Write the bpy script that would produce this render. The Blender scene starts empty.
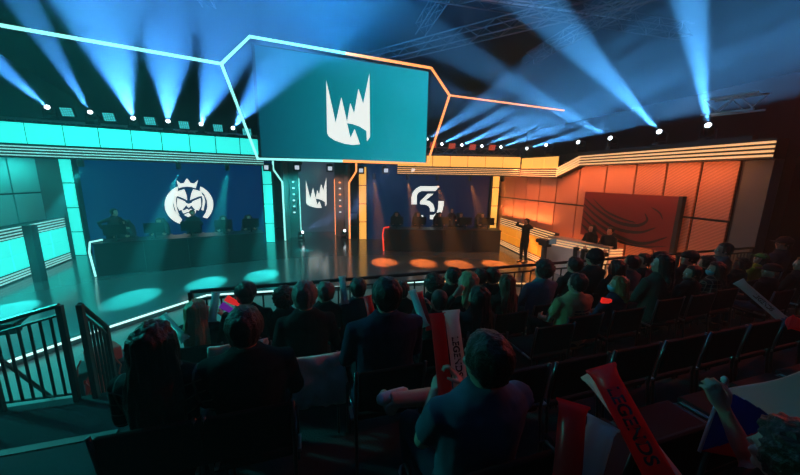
import bpy, bmesh, math, random
from mathutils import Vector, Matrix, Quaternion, noise
random.seed(7)
SC = bpy.context.scene
COL = SC.collection
PI = math.pi

# ------------------------------------------------------------------ camera
H = 3.2                                   # eye height above the stage floor
F = 311.0                                 # focal length in pixels of the 800 px frame
_d = Vector((-28.0, 1650.0, F)).normalized()
_f = Vector((0, 0, 1.0)); _f = (_f - _d * _f.dot(_d)).normalized()
_r = _d.cross(_f)
ROT = Matrix((_r, _f, -_d))               # camera (right, down, forward) to world
cam = bpy.data.objects.new('camera', bpy.data.cameras.new('camera'))
COL.objects.link(cam)
cam.data.sensor_width = 36.0
cam.data.lens = 36.0 * F / 800.0
cam.data.clip_start = 0.05
cam.data.clip_end = 200
m3 = Matrix((ROT.col[0], -ROT.col[1], -ROT.col[2])).transposed()
cam.matrix_world = Matrix.Translation((0, 0, H)) @ m3.to_4x4()
SC.camera = cam

# ------------------------------------------------------------------ render / exposure / world
SC.view_settings.view_transform = 'Standard'
SC.view_settings.look = 'None'
SC.view_settings.exposure = 0.0
SC.view_settings.gamma = 1.0
SC.view_settings.use_curve_mapping = False
cy = SC.cycles
cy.use_denoising = True
cy.denoising_input_passes = 'RGB_ALBEDO_NORMAL'
cy.max_bounces = 5; cy.diffuse_bounces = 2; cy.glossy_bounces = 3; cy.volume_bounces = 0
cy.transmission_bounces = 2
cy.caustics_reflective = False; cy.caustics_refractive = False
cy.sample_clamp_indirect = 3.0
w = bpy.data.worlds.new('world'); SC.world = w; w.use_nodes = True
w.node_tree.nodes['Background'].inputs[0].default_value = (0.1, 0.35, 0.5, 1)
w.node_tree.nodes['Background'].inputs[1].default_value = 0.0015

# ------------------------------------------------------------------ stage frame: a along the front, b away from the hall
A = math.radians(13.7)
U = Vector((math.cos(A), math.sin(A), 0)); V = Vector((-math.sin(A), math.cos(A), 0))
M0 = Vector((-4.25, 15.87, 0))
def S(a, b, z=0.0): return M0 + U * a + V * b + Vector((0, 0, z))
def ray(x, y): return (ROT @ Vector((x - 400.0, y - 237.5, F)))
def on_plane(x, y, p, q):
    """where the sight line of a photo pixel meets the vertical plane through p and q"""
    r = ray(x, y); n = Vector((-(q - p).y, (q - p).x, 0))
    return Vector((0, 0, H)) + r * (n.dot(Vector((p.x, p.y, 0))) / n.dot(r))
def at_z(x, y, z):
    r = ray(x, y); return Vector((0, 0, H)) + r * ((z - H) / r.z)
def at_dist(x, y, Y):
    r = ray(x, y); return Vector((0, 0, H)) + r * (Y / r.y)
EYE = Vector((0, 0, H))

def spot_at(name, loc, target, color, power, angle, blend=0.3, radius=0.05):
    l = bpy.data.lights.new(name, 'SPOT'); l.color = color; l.energy = power
    l.spot_size = math.radians(angle); l.spot_blend = blend; l.shadow_soft_size = radius
    o = bpy.data.objects.new(name, l); COL.objects.link(o); o.location = loc
    o.rotation_euler = (Vector(target) - Vector(loc)).to_track_quat('-Z', 'Y').to_euler()
    return o
def area_at(name, loc, target, color, power, sx, sy):
    l = bpy.data.lights.new(name, 'AREA'); l.shape = 'RECTANGLE'; l.size = sx; l.size_y = sy
    l.color = color; l.energy = power
    o = bpy.data.objects.new(name, l); COL.objects.link(o); o.location = loc
    o.rotation_euler = (Vector(target) - Vector(loc)).to_track_quat('-Z', 'Y').to_euler()
    return o
TEAL = (0.03, 0.85, 0.8); ORANGE = (1.0, 0.34, 0.06); BLUE = (0.06, 0.42, 1.0)

# stage and hall washes, none with a fixture; some added only for their light
spot_at('teal_stage_wash', S(-5, -8, 8.6), S(-5.5, -5.5, 0), TEAL, 1500, 95, 0.9, 0.5)
spot_at('teal_hall_wash', S(-10.5, -9, 6.5), S(-3.6, -11.6, 0.2), TEAL, 4200, 60, 0.9, 0.4)
spot_at('orange_stage_wash', S(6, -8, 8.6), S(6.5, -4.5, 0), (1.0, .32, .12), 450, 70, 0.9, 0.5)
area_at('wing_orange_wash', S(8.75, -7.2, 3.72), S(9.35, -7.2, 1.6), (1.0, .26, .07), 95, 8.5, .12)
area_at('wing_orange_footlight', S(8.9, -8.5, .3), S(9.35, -8.5, 2.2), (1.0, .26, .07), 60, 5.5, .12)
area_at('wing_orange_cove', S(9.02, -3.9, 1.5), S(9.35, -3.9, 3.0), (1.0, .28, .08), 55, 3.6, .12)
area_at('wing_teal_wash', S(-8.8, -4.9, 3.6), S(-9.35, -4.9, 2.0), TEAL, 45, 4.2, .12)
spot_at('added_blue_haze_light', S(1, -6.0, 7.0), S(1, -6.01, 11), (0.02, 0.30, 0.8), 4200, 165, 0.3, 0.6)  # unseen lamp added, aimed upward to turn the haze blue
spot_at('added_presenter_light', S(2.5, -9.5, 8.4), S(8.3, -7.9, .2), (1.0, .82, .75), 1000, 12, 0.6, 0.1)  # unseen lamp added to whiten the front of the presenter desk
spot_at('audience_red_wash', S(10.5, -13.0, 6.0), S(2.6, -14.0, 1.8), (1.0, .10, .06), 620, 42, 0.8, 0.3)
spot_at('added_gateway_teal', S(.3, -1.2, 3.8), S(-1.4, .8, 1.8), TEAL, 1300, 60, 0.8, 0.08)  # unseen lamp added to lift the dark left gateway panels to teal
spot_at('added_gateway_warm', S(-.2, -1.2, 3.8), S(1.4, .8, 1.8), (.9, .35, .25), 800, 60, 0.8, 0.08)  # its warm partner, likewise added for the right gateway panels

# ------------------------------------------------------------------ materials
MATS = {}
def mat(name, color=(.5, .5, .5), rough=.6, metal=0.0, emit=None, strength=1.0, bump=0.0, bscale=30.0, var=0.0, spec=None, vscale=8.0):
    if name in MATS: return MATS[name]
    m = bpy.data.materials.new(name); m.use_nodes = True; nt = m.node_tree
    b = nt.nodes['Principled BSDF']
    b.inputs['Base Color'].default_value = (*color, 1); b.inputs['Roughness'].default_value = rough
    b.inputs['Metallic'].default_value = metal
    if spec is None and rough >= .8: spec = .12
    if spec is not None: b.inputs['Specular IOR Level'].default_value = spec
    if emit is not None:
        b.inputs['Emission Color'].default_value = (*emit, 1); b.inputs['Emission Strength'].default_value = strength
    if bump or var:
        tc = nt.nodes.new('ShaderNodeTexCoord'); nz = nt.nodes.new('ShaderNodeTexNoise')
        nz.inputs['Scale'].default_value = bscale if bump else vscale; nz.inputs['Detail'].default_value = 4
        nt.links.new(tc.outputs['Object'], nz.inputs['Vector'])
        if bump:
            bp = nt.nodes.new('ShaderNodeBump'); bp.inputs['Strength'].default_value = bump; bp.inputs['Distance'].default_value = 0.02
            nt.links.new(nz.outputs[0], bp.inputs['Height']); nt.links.new(bp.outputs[0], b.inputs['Normal'])
        if var:
            n2 = nt.nodes.new('ShaderNodeTexNoise'); n2.inputs['Scale'].default_value = vscale
            nt.links.new(tc.outputs['Object'], n2.inputs['Vector'])
            mr = nt.nodes.new('ShaderNodeMix'); mr.data_type = 'RGBA'
            mr.inputs['A'].default_value = (*[c * (1 - var) for c in color], 1)
            mr.inputs['B'].default_value = (*[min(1, c * (1 + var)) for c in color], 1)
            nt.links.new(n2.outputs[0], mr.inputs['Factor']); nt.links.new(mr.outputs['Result'], b.inputs['Base Color'])
    MATS[name] = m
    return m
def plaid(name, base, line, scale):
    """checked cloth: crossing bands"""
    m = mat(name, base, .85); nt = m.node_tree; b = nt.nodes['Principled BSDF']
    tc = nt.nodes.new('ShaderNodeTexCoord'); sep = nt.nodes.new('ShaderNodeSeparateXYZ'); nt.links.new(tc.outputs['Object'], sep.inputs[0])
    outs = []
    for k in (0, 2):
        mu = nt.nodes.new('ShaderNodeMath'); mu.operation = 'MULTIPLY'; mu.inputs[1].default_value = scale
        fr = nt.nodes.new('ShaderNodeMath'); fr.operation = 'FRACT'
        gt = nt.nodes.new('ShaderNodeMath'); gt.operation = 'GREATER_THAN'; gt.inputs[1].default_value = .88
        nt.links.new(sep.outputs[k], mu.inputs[0]); nt.links.new(mu.outputs[0], fr.inputs[0]); nt.links.new(fr.outputs[0], gt.inputs[0]); outs.append(gt)
    mx = nt.nodes.new('ShaderNodeMath'); mx.operation = 'MAXIMUM'
    nt.links.new(outs[0].outputs[0], mx.inputs[0]); nt.links.new(outs[1].outputs[0], mx.inputs[1])
    mr = nt.nodes.new('ShaderNodeMix'); mr.data_type = 'RGBA'; mr.inputs['A'].default_value = (*base, 1); mr.inputs['B'].default_value = (*line, 1)
    nt.links.new(mx.outputs[0], mr.inputs['Factor']); nt.links.new(mr.outputs['Result'], b.inputs['Base Color'])
    return m
black = mat('black_paint', (.012, .012, .014), .5)
mat('black_shirt', (.014, .014, .016), .85); mat('black_top', (.015, .012, .012), .85)
matte = mat('black_drape', (.006, .006, .008), .95)
metal_dark = mat('dark_metal', (.03, .03, .035), .4, .8)
chrome = mat('chrome_tube', (.42, .44, .46), .28, 1.0)
alu = mat('truss_aluminium', (.35, .37, .4), .4, .9)
dimchrome = mat('dimmed_chrome_tube', (.10, .11, .12), .3, 1.0)  # chrome darkened in its colour so chair legs sink into the dim rows
teal_led = mat('teal_light_panel', (.3, .7, .7), .5, emit=(.03, .93, .82), strength=1.05)
teal_tube = mat('teal_light_tube', (.02, .2, .2), .5, emit=(.30, 1.0, .93), strength=1.35)
teal_dim = mat('pale_teal_light_strip', (.5, .7, .7), .5, emit=(.30, .85, .80), strength=.75)
orange_led = mat('orange_light_panel', (.7, .6, .3), .5, emit=(1.0, .50, .08), strength=1.05)
orange_low = mat('amber_light_panel', (.7, .5, .2), .5, emit=(1.0, .30, .015), strength=.8)
orange_tube = mat('orange_light_tube', (.2, .1, .02), .5, emit=(1.0, .33, .09), strength=1.8)
orange_strip = mat('warm_light_strip', (.7, .6, .5), .5, emit=(1.0, .52, .20), strength=1.0)
red_tube = mat('red_light_tube', (.2, .02, .02), .5, emit=(1.0, .06, .03), strength=1.2)
white_logo = mat('white_screen_mark', (.5, .5, .5), .5, emit=(.88, 1.0, .97), strength=1.0)
lens_hot = mat('lit_lens', (.5, .5, .5), .2, emit=(.75, .9, 1.0), strength=6)
white_tube = mat('white_edge_light', (.3, .3, .3), .4, emit=(.55, 1.0, .95), strength=1.5)

# ------------------------------------------------------------------ mesh helpers
def new_obj(name, bm, material, parent=None, smooth=False, world=None):
    me = bpy.data.meshes.new(name); bm.normal_update(); bm.to_mesh(me); bm.free()
    if smooth: me.polygons.foreach_set('use_smooth', [True] * len(me.polygons))
    for m in (material if isinstance(material, (list, tuple)) else [material]): me.materials.append(m)
    o = bpy.data.objects.new(name, me); COL.objects.link(o)
    if parent is not None: o.parent = parent
    return o
def thing(name, label, cat, loc=(0, 0, 0), rz=0.0, group=None):
    o = bpy.data.objects.new(name, None); COL.objects.link(o); o.empty_display_size = .1
    o.location = loc; o.rotation_euler = (0, 0, rz); return tag(o, label, cat, group)
def tag(o, label, cat, group=None):
    o['label'] = label; o['category'] = cat
    if group: o['group'] = group
    return o
def struct(o, label=None):
    o['kind'] = 'structure'
    if label: o['label'] = label
    return o
def B(): return bmesh.new()
def box(bm, c, s, rz=0.0, rx=0.0, ry=0.0, bev=0.0):
    r = bmesh.ops.create_cube(bm, size=1.0)
    mt = Matrix.Translation(c) @ Matrix.Rotation(rz, 4, 'Z') @ Matrix.Rotation(ry, 4, 'Y') @ Matrix.Rotation(rx, 4, 'X') @ Matrix.Diagonal((*s, 1))
    bmesh.ops.transform(bm, matrix=mt, verts=r['verts'])
    if bev:
        es = list({e for v_ in r['verts'] for e in v_.link_edges})
        bmesh.ops.bevel(bm, geom=es, offset=bev, segments=2, affect='EDGES', profile=.5)
    return bm
def ring_tube(bm, path, r, n=8, closed=False, radii=None):
    pts = [Vector(p) for p in path]; N = len(pts); rings = []
    ref = None
    for i, p in enumerate(pts):
        if closed: t = (pts[(i + 1) % N] - pts[i - 1])
        else: t = pts[min(i + 1, N - 1)] - pts[max(i - 1, 0)]
        t.normalize()
        if ref is None:
            ref = Vector((0, 0, 1)) if abs(t.z) < .9 else Vector((1, 0, 0))
        x = (ref - t * ref.dot(t)).normalized(); y = t.cross(x); ref = x
        # mitre widening at bends
        k = 1.0
        rr = (radii[i] if radii else r) * k
        rings.append([bm.verts.new(p + x * math.cos(2 * PI * j / n) * rr + y * math.sin(2 * PI * j / n) * rr) for j in range(n)])
    for i in range(N if closed else N - 1):
        a_, b_ = rings[i], rings[(i + 1) % N]
        for j in range(n): bm.faces.new((a_[j], a_[(j + 1) % n], b_[(j + 1) % n], b_[j]))
    if not closed:
        bm.faces.new(rings[0][::-1]); bm.faces.new(rings[-1])
    return bm
def lathe(bm, prof, c=(0, 0, 0), axis='Z', n=20, mtx=None):
    mt = mtx or Matrix.Translation(c); rings = []
    for r, z in prof:
        rings.append([bm.verts.new(mt @ Vector((r * math.cos(2 * PI * j / n), r * math.sin(2 * PI * j / n), z))) for j in range(n)])
    for i in range(len(rings) - 1):
        for j in range(n): bm.faces.new((rings[i][j], rings[i][(j + 1) % n], rings[i + 1][(j + 1) % n], rings[i + 1][j]))
    bm.faces.new(rings[0][::-1]); bm.faces.new(rings[-1])
    return bm
def prism(bm, poly, thick, mtx):
    """polygon in local x,z extruded thick along local -y, then placed by mtx"""
    f = [bm.verts.new(mtx @ Vector((x, 0, z))) for x, z in poly]
    k = [bm.verts.new(mtx @ Vector((x, thick, z))) for x, z in poly]
    n = len(poly)
    bm.faces.new(f); bm.faces.new(k[::-1])
    for i in range(n): bm.faces.new((f[i], k[i], k[(i + 1) % n], f[(i + 1) % n]))
    return bm
def slab(bm, p, q, z0, z1, t0, t1):
    """upright slab along p->q from z0 to z1, lying t0..t1 to the left of the direction"""
    d = (q - p); d.z = 0; n = Vector((-d.y, d.x, 0)).normalized()
    c = [p + n * t0, q + n * t0, q + n * t1, p + n * t1]
    lo = [bm.verts.new((v_.x, v_.y, z0)) for v_ in c]; hi = [bm.verts.new((v_.x, v_.y, z1)) for v_ in c]
    bm.faces.new(lo[::-1]); bm.faces.new(hi)
    for i in range(4): bm.faces.new((lo[i], lo[(i + 1) % 4], hi[(i + 1) % 4], hi[i]))
    return bm
def floor_poly(bm, pts, z0, z1):
    lo = [bm.verts.new((p[0], p[1], z0)) for p in pts]; hi = [bm.verts.new((p[0], p[1], z1)) for p in pts]
    n = len(pts); bm.faces.new(lo[::-1]); bm.faces.new(hi)
    for i in range(n): bm.faces.new((lo[i], lo[(i + 1) % n], hi[(i + 1) % n], hi[i]))
    return bm
def copy_tree(o, parent=None):
    c = o.copy(); COL.objects.link(c); c.parent = parent
    for ch in [x for x in CHILD.get(o, [])]: copy_tree(ch, c)
    return c
CHILD = {}
def register(o):
    """remember a prototype's children for copying"""
    for x in COL.objects:
        if x.parent is not None: CHILD.setdefault(x.parent, [])
    for x in COL.objects:
        if x.parent is not None and x not in CHILD[x.parent]: CHILD[x.parent].append(x)

# ================================================================== STRUCTURE
GLOSS = mat('glossy_stage_floor', (.12, .13, .14), .16, bump=.02, bscale=3, spec=.6)
HALLF = mat('hall_floor', (.20, .22, .22), .45, bump=.05, bscale=8)
# stage floor edge: white light line round its front, mirrored left and right
edge = [(-12.5, -14.5), (-9.6, -16.0), (-4.35, -9.0), (-2.75, -7.25), (3.5, -7.25), (8.2, -8.3), (9.6, -8.4), (12, 4.5), (-14, 4.5)]
edge = [(-16, -14.5), (-7.6, -13.6), (-4.35, -9.1), (-2.85, -7.3), (3.6, -7.3), (8.4, -8.6), (10.4, -8.6), (12, 4.5), (-16, 4.5)]
bm = B(); floor_poly(bm, [S(a, b) for a, b in edge], -.16, 0.0)
struct(new_obj('floor', bm, GLOSS))
bm = B(); box(bm, (0, 8, -.21), (60, 50, .1)); struct(new_obj('floor_hall', bm, HALLF))
e3 = [S(-7.6, -13.6, -.012), S(-4.35, -9.1, -.012), S(-2.85, -7.3, -.012), S(3.6, -7.3, -.012), S(8.4, -8.6, -.012)]
for i in range(4):
    p, q = e3[i], e3[i + 1]; n = Vector(((q - p).y, -(q - p).x, 0)).normalized() * .02
    n.z = 0
    bm = B(); slab(bm, p, q, -.05, -.012, -.03, -.002)
    tag(new_obj('edge_light', bm, white_tube if i < 3 else orange_strip),
        ['thin white light line along the stage edge at far left', 'thin white light line on the short slanted stage edge', 'thin light line along the straight front of the stage', 'warm light line along the right slanted stage edge'][i], 'light strip')

# dark hall shell
# made-up shape: black ceiling curves into the back wall, leaving no seam behind beams
bm = B(); prof = [(29.7, z) for z in (-.1, 1, 2)] + [(9.7 + 20 * math.cos(t * PI / 48), 2 + 9.5 * math.sin(t * PI / 48)) for t in range(1, 25)] + [(8.0, 11.5), (-8.0, 11.5), (-17.0, 11.5)]
rows_ = [[bm.verts.new((x, y, z)) for y, z in prof] for x in [-30 + 2.5 * k for k in range(25)]]
for i in range(24):
    for j in range(len(prof) - 1): bm.faces.new((rows_[i][j], rows_[i][j + 1], rows_[i + 1][j + 1], rows_[i + 1][j]))
o = new_obj('ceiling', bm, mat('black_ceiling', (.006, .006, .008), .95), None, True); o.modifiers.new('thickness', 'SOLIDIFY').thickness = .1; struct(o)
bm = B(); box(bm, (0, 30, 5.6), (60, .3, 11.8)); struct(new_obj('wall_back', bm, matte))
bm = B(); box(bm, (-24, 8, 5.6), (.3, 50, 11.8)); struct(new_obj('wall_left', bm, matte))
bm = B(); box(bm, (24, 8, 5.6), (.3, 50, 11.8)); struct(new_obj('wall_right', bm, matte))
bm = B(); box(bm, (0, -8, 5.6), (60, .3, 11.8)); struct(new_obj('wall_front', bm, matte))

# ---- LED backdrops
def led_mat(name, c0, c1, axis=0, scale=1.0, off=0.0, strength=1.0):
    m = bpy.data.materials.new(name); m.use_nodes = True; nt = m.node_tree; b = nt.nodes['Principled BSDF']
    b.inputs['Base Color'].default_value = (.01, .01, .012, 1); b.inputs['Roughness'].default_value = .35
    tc = nt.nodes.new('ShaderNodeTexCoord'); sep = nt.nodes.new('ShaderNodeSeparateXYZ')
    nt.links.new(tc.outputs['Generated'], sep.inputs[0])
    mr = nt.nodes.new('ShaderNodeMix'); mr.data_type = 'RGBA'
    mr.inputs['A'].default_value = (*c0, 1); mr.inputs['B'].default_value = (*c1, 1)
    nt.links.new(sep.outputs[axis], mr.inputs['Factor']); nt.links.new(mr.outputs['Result'], b.inputs['Emission Color'])
    b.inputs['Emission Strength'].default_value = strength
    return m
def face_matrix(p, q, z=0.0):
    """local x along p->q, local y away from the viewer side, z up; origin at p"""
    d = (q - p); d.z = 0; d.normalize(); n = Vector((-d.y, d.x, 0))
    return Matrix.Translation((p.x, p.y, z)) @ Matrix((d, n, Vector((0, 0, 1)))).transposed().to_4x4()
LEC = [(85,80),(135,305),(165,170),(195,300),(212,200),(232,255),(255,125),(280,205),(313,45),(316,380),(300,403),(297,348),(262,325),(225,312),(195,307),(213,385),(235,338),(263,418),(225,422),(180,415),(130,398),(100,378),(90,360)]
def mark(name, polys, to_px, p, q, parent, label, off=.012, thick=.008):
    """flat lit marks on an upright screen through p-q; each outline read off the photograph"""
    mt = face_matrix(p, q); inv = mt.inverted(); bm = B()
    for poly in polys:
        pts = []
        for x, y in poly:
            w_ = on_plane(*to_px(x, y), p, q); l = inv @ w_; pts.append((l.x, l.z))
        prism(bm, pts, thick, mt @ Matrix.Translation((0, -off - thick, 0)))
    o = new_obj(name, bm, white_logo, parent); o['label'] = label
    return o

LL0, LL1 = S(-9.1, -1.6), S(-2.05, 0)         # left backdrop, from its outer light column to the inner one
RR0, RR1 = S(2.05, 0), S(9.1, -1.6)
navyL = led_mat('deep_blue_left_screen', (.000, .022, .10), (.000, .012, .085))
navyR = led_mat('deep_blue_right_screen', (.000, .016, .055), (.004, .003, .022))
lb = thing('screen_wall', 'wide deep blue screen with a white crowned lion emblem behind the left desk', 'screen')
bm = B(); slab(bm, LL0, LL1, 0.0, 3.9, .02, .25); new_obj('screen_panel', bm, navyL, lb)
def arc(cx, cy_, rx, ry, a0, a1, n=14): return [(cx + rx * math.cos(math.radians(a0 + (a1 - a0) * i / n)), cy_ + ry * math.sin(math.radians(a0 + (a1 - a0) * i / n))) for i in range(n + 1)]
LION = [
    [(112,68),(140,92),(162,88),(183,55),(208,88),(232,92),(258,68),(243,124),(215,116),(183,112),(150,116),(128,124)],
    arc(197,235,165,140,242,112,16) + [(150,335),(120,300),(118,300),(95,268),(88,225),(98,180),(118,148),(122,128)],
    arc(197,235,165,140,-62,42,14) + [(290,320),(310,290),(322,250),(318,205),(300,165),(270,135)],
    [(98,250),(90,215),(100,178),(118,160),(108,200),(112,245),(122,285),(135,310),(112,290)],
    [(300,250),(308,215),(298,178),(280,160),(290,200),(288,240),(280,270),(296,275)],
    [(112,145),(165,130),(180,168),(186,205),(168,196),(130,180),(104,176)],
    [(280,145),(225,130),(210,168),(204,205),(222,196),(262,180),(288,176)],
    [(118,190),(170,212),(182,235),(160,262),(132,276),(114,240)],
    [(276,190),(222,212),(208,235),(232,262),(262,276),(280,240)],
    [(172,222),(195,230),(220,222),(208,246),(196,258),(184,246)],
    [(140,255),(162,275),(184,262),(196,272),(208,262),(230,275),(250,258),(240,295),(205,285),(186,285),(158,295)],
    [(172,298),(196,290),(222,298),(232,306),(196,320),(164,306)],
    [(168,340),(180,358),(196,350),(212,358),(232,342),(222,366),(196,362),(178,366)]]
mark('lion_emblem', LION, lambda x, y: (160 + x / 6.786, 170 + y / 6.786), LL0, LL1, lb, 'white crowned lion head emblem')
rb = thing('screen_wall', 'wide dark blue screen with white two letter team mark behind the right desk', 'screen')
bm = B(); slab(bm, RR0, RR1, 0.0, 3.9, .02, .25); new_obj('screen_panel', bm, navyR, rb)
SK = [[(98,253),(98,190),(110,150),(140,115),(175,97),(340,97),(305,138),(185,138),(155,155),(145,180),(145,253)],
      [(172,245),(175,225),(240,162),(290,162),(222,218),(255,225),(285,250),(297,285),(297,315),(258,315),(258,290),(245,268),(220,256),(172,252)],
      [(332,225),(378,225),(375,270),(360,325),(330,365),(290,382),(258,382),(258,345),(290,345),(315,325),(328,290)],
      [(155,370),(175,348),(200,345),(200,373)]]
mark('team_mark', SK, lambda x, y: (400 + x / 8.633, 175 + y / 8.633), RR0, RR1, rb, 'white rounded S and K letters')

# ---- light columns either side of each backdrop
def light_column(a, b, m, label, z1=3.78, w_=.34):
    t = thing('light_column', label, 'light column', S(a, b), A, 'light columns at the ends of the backdrops')
    bm = B(); box(bm, (0, .12, z1 / 2), (w_ + .16, .2, z1)); new_obj('housing', bm, black, t)
    for k in range(4):
        bm = B(); box(bm, (0, 0, z1 * (k + .5) / 4), (w_, .05, z1 / 4 - .04), bev=.006); new_obj('light_panel', bm, m, t)
    return t
light_column(-9.15, -1.75, teal_led, 'tall teal light column at the outer end of the left blue screen', w_=.42)
light_column(-2.28, -.18, teal_led, 'tall teal light column between left blue screen and the centre gateway', w_=.38)
light_column(2.3, -.2, orange_led, 'tall orange light column between the gateway and right blue screen', w_=.36)
light_column(9.0, -1.75, orange_led, 'tall yellow light column at the outer end of the right screen', w_=.34)

# ---- centre gateway: two folded portals, the recessed middle screen
cs = thing('screen_wall', 'dull grey blue middle screen with white spiked mark at back of gateway', 'screen')
bm = B(); slab(bm, S(-1.2, 2.6), S(1.35, 2.6), 0.0, 4.2, .02, .2)
new_obj('screen_panel', bm, led_mat('grey_blue_middle_screen', (.02, .055, .085), (.035, .045, .07)), cs)
def small_lec(x, y): return (305.8 + (x - 85) / 231 * 20.8, 177.4 + (y - 45) / 377 * 30.5)
mark('spiked_mark', [LEC], small_lec, S(-1.2, 2.6), S(1.35, 2.6), cs, 'white spiked crown-like mark')
def portal(sg, m, m_in, label):
    t = thing('portal_frame', label, 'portal')
    bm = B()
    # side cheek wall running back from the front edge
    slab(bm, S(sg * 1.62, .0), S(sg * 1.30, 2.6), 0, 3.9, -.06, .06) if sg < 0 else slab(bm, S(sg * 1.30, 2.6), S(sg * 1.62, .0), 0, 3.9, -.06, .06)
    new_obj('cheek_wall', bm, mat('gateway_panel', (.12, .15, .16), .45), t)
    out = [(2.0 * sg, .0, 3.95), (2.0 * sg, .0, 3.55), (1.62 * sg, .0, 2.95), (1.62 * sg, .0, .03)]
    bm = B(); ring_tube(bm, [S(*p) for p in out], .045, 8); new_obj('front_tube', bm, m, t)
    inn = [(1.3 * sg, 1.3, 3.95), (1.3 * sg, 1.3, 3.6), (.96 * sg, 1.3, 3.1), (.96 * sg, 1.3, .03)]
    bm = B(); ring_tube(bm, [S(*p) for p in inn], .055, 8); new_obj('rear_tube', bm, m_in, t)
    bm = B(); box(bm, S(sg * 1.18, 1.0, 2.0), (.5, .06, 4.0), A); new_obj('lamp_board', bm, mat('lamp_board', (.10, .13, .14), .4), t)
    for k in range(6):
        bm = B(); box(bm, S(sg * 1.2, .955, 1.35 + k * .32), (.11, .03, .07), A, bev=.008); new_obj('small_lamp', bm, m_in if k % 2 else lens_hot_s, t)
    return t
lens_hot_s = mat('cool_small_lamp', (.4, .5, .5), .3, emit=(.5, .9, 1.0), strength=1.3)
portal(-1, teal_tube, teal_tube, 'folded teal light tube portal at the left of the gateway')
portal(1, orange_tube, orange_tube, 'folded orange light tube portal at the right of the gateway')

# ---- header fascia over the stage
ZB, ZS, ZP = 3.66, 4.0, 4.62
def fascia(p, q, m_panel, m_strip, label, npan, panel=True, z=(ZB, ZS, ZP), q_z=None, name='header_fascia'):
    t = thing(name, label, 'fascia')
    dz = 0 if q_z is None else q_z
    def sl(bm, z0, z1, t0, t1, p=p, q=q, d0=0.0, d1=dz):
        d = (q - p).normalized(); n = Vector((-d.y, d.x, 0)).normalized()
        c = [(p + n * t0, d0), (q + n * t0, d1), (q + n * t1, d1), (p + n * t1, d0)]
        lo = [bm.verts.new((v_.x, v_.y, z0 + k)) for v_, k in c]; hi = [bm.verts.new((v_.x, v_.y, z1 + k)) for v_, k in c]
        bm.faces.new(lo[::-1]); bm.faces.new(hi)
        for i in range(4): bm.faces.new((lo[i], lo[(i + 1) % 4], hi[(i + 1) % 4], hi[i]))
    bm = B(); sl(bm, z[0] - .03, (z[2] if panel else z[1]) + .05, .03, .4); new_obj('backing_board', bm, black, t)
    h = z[1] - z[0]
    for k in range(4):
        bm = B(); zz = z[0] + h * (k + .28) / 4; sl(bm, zz, zz + h * .085, -.035, .035); new_obj('light_strip', bm, m_strip, t)
    if panel:
        for k in range(npan):
            pp = p.lerp(q, (k + .018) / npan); qq = p.lerp(q, (k + .982) / npan)
            bm = B(); sl(bm, z[1] + .04, z[2], -.01, .035, pp, qq, dz * k / npan, dz * (k + 1) / npan); new_obj('light_panel', bm, m_panel, t)
    return t
FL0, FL1 = S(-10.4, -5.3), S(-1.95, -2.75)
FR0, FR1 = S(3.6, -2.45), S(9.0, -3.7)
ZR = (3.42, 3.74, 4.24)
fascia(FL0, FL1, teal_led, teal_dim, 'teal lit header band of glowing panels above left screen', 11)
fascia(FR0, FR1, orange_led, orange_strip, 'orange lit header band of glowing panels above right screen', 7, z=ZR)
W0, W1, W2_, W3 = S(9.05, -3.72), S(9.05, -6.0), S(9.05, -7.05), S(9.05, -11.95)
fascia(W0, W1, orange_led, orange_strip, 'short lit header turning forward at the right corner', 3, z=(3.40, 3.71, 4.19), q_z=-.05)
def wing_header():
    t = thing('stepped_header', 'four warm light strips stepping up along the right wing header', 'fascia')
    pts = [W3, W2_, W1]; dz = [-.02, .0, -.38]
    bm = B()
    for i in range(2):
        p, q = pts[i], pts[i + 1]; d = (q - p).normalized(); n = Vector((-d.y, d.x, 0))
        c = [(p - n * .03, dz[i]), (q - n * .03, dz[i + 1]), (q - n * .4, dz[i + 1]), (p - n * .4, dz[i])]
        lo = [bm.verts.new((v_.x, v_.y, 3.74 + k)) for v_, k in c]; hi = [bm.verts.new((v_.x, v_.y, 4.14 + k)) for v_, k in c]
        bm.faces.new(lo[::-1]); bm.faces.new(hi)
        for j in range(4): bm.faces.new((lo[j], lo[(j + 1) % 4], hi[(j + 1) % 4], hi[j]))
    bmesh.ops.recalc_face_normals(bm, faces=bm.faces)
    new_obj('backing_board', bm, black, t)
    for k in range(4):
        bm = B(); z0 = 3.78 + .088 * k
        for i in range(2):
            p, q = pts[i], pts[i + 1]; d = (q - p).normalized(); n = Vector((-d.y, d.x, 0))
            c = [(p + n * .035, dz[i]), (q + n * .035, dz[i + 1]), (q - n * .03, dz[i + 1]), (p - n * .03, dz[i])]
            lo = [bm.verts.new((v_.x, v_.y, z0 + kk)) for v_, kk in c]; hi = [bm.verts.new((v_.x, v_.y, z0 + .04 + kk)) for v_, kk in c]
            bm.faces.new(lo[::-1]); bm.faces.new(hi)
            for j in range(4): bm.faces.new((lo[j], lo[(j + 1) % 4], hi[(j + 1) % 4], hi[j]))
        bmesh.ops.recalc_face_normals(bm, faces=bm.faces)
        new_obj('light_strip', bm, orange_strip, t)
wing_header()

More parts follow.
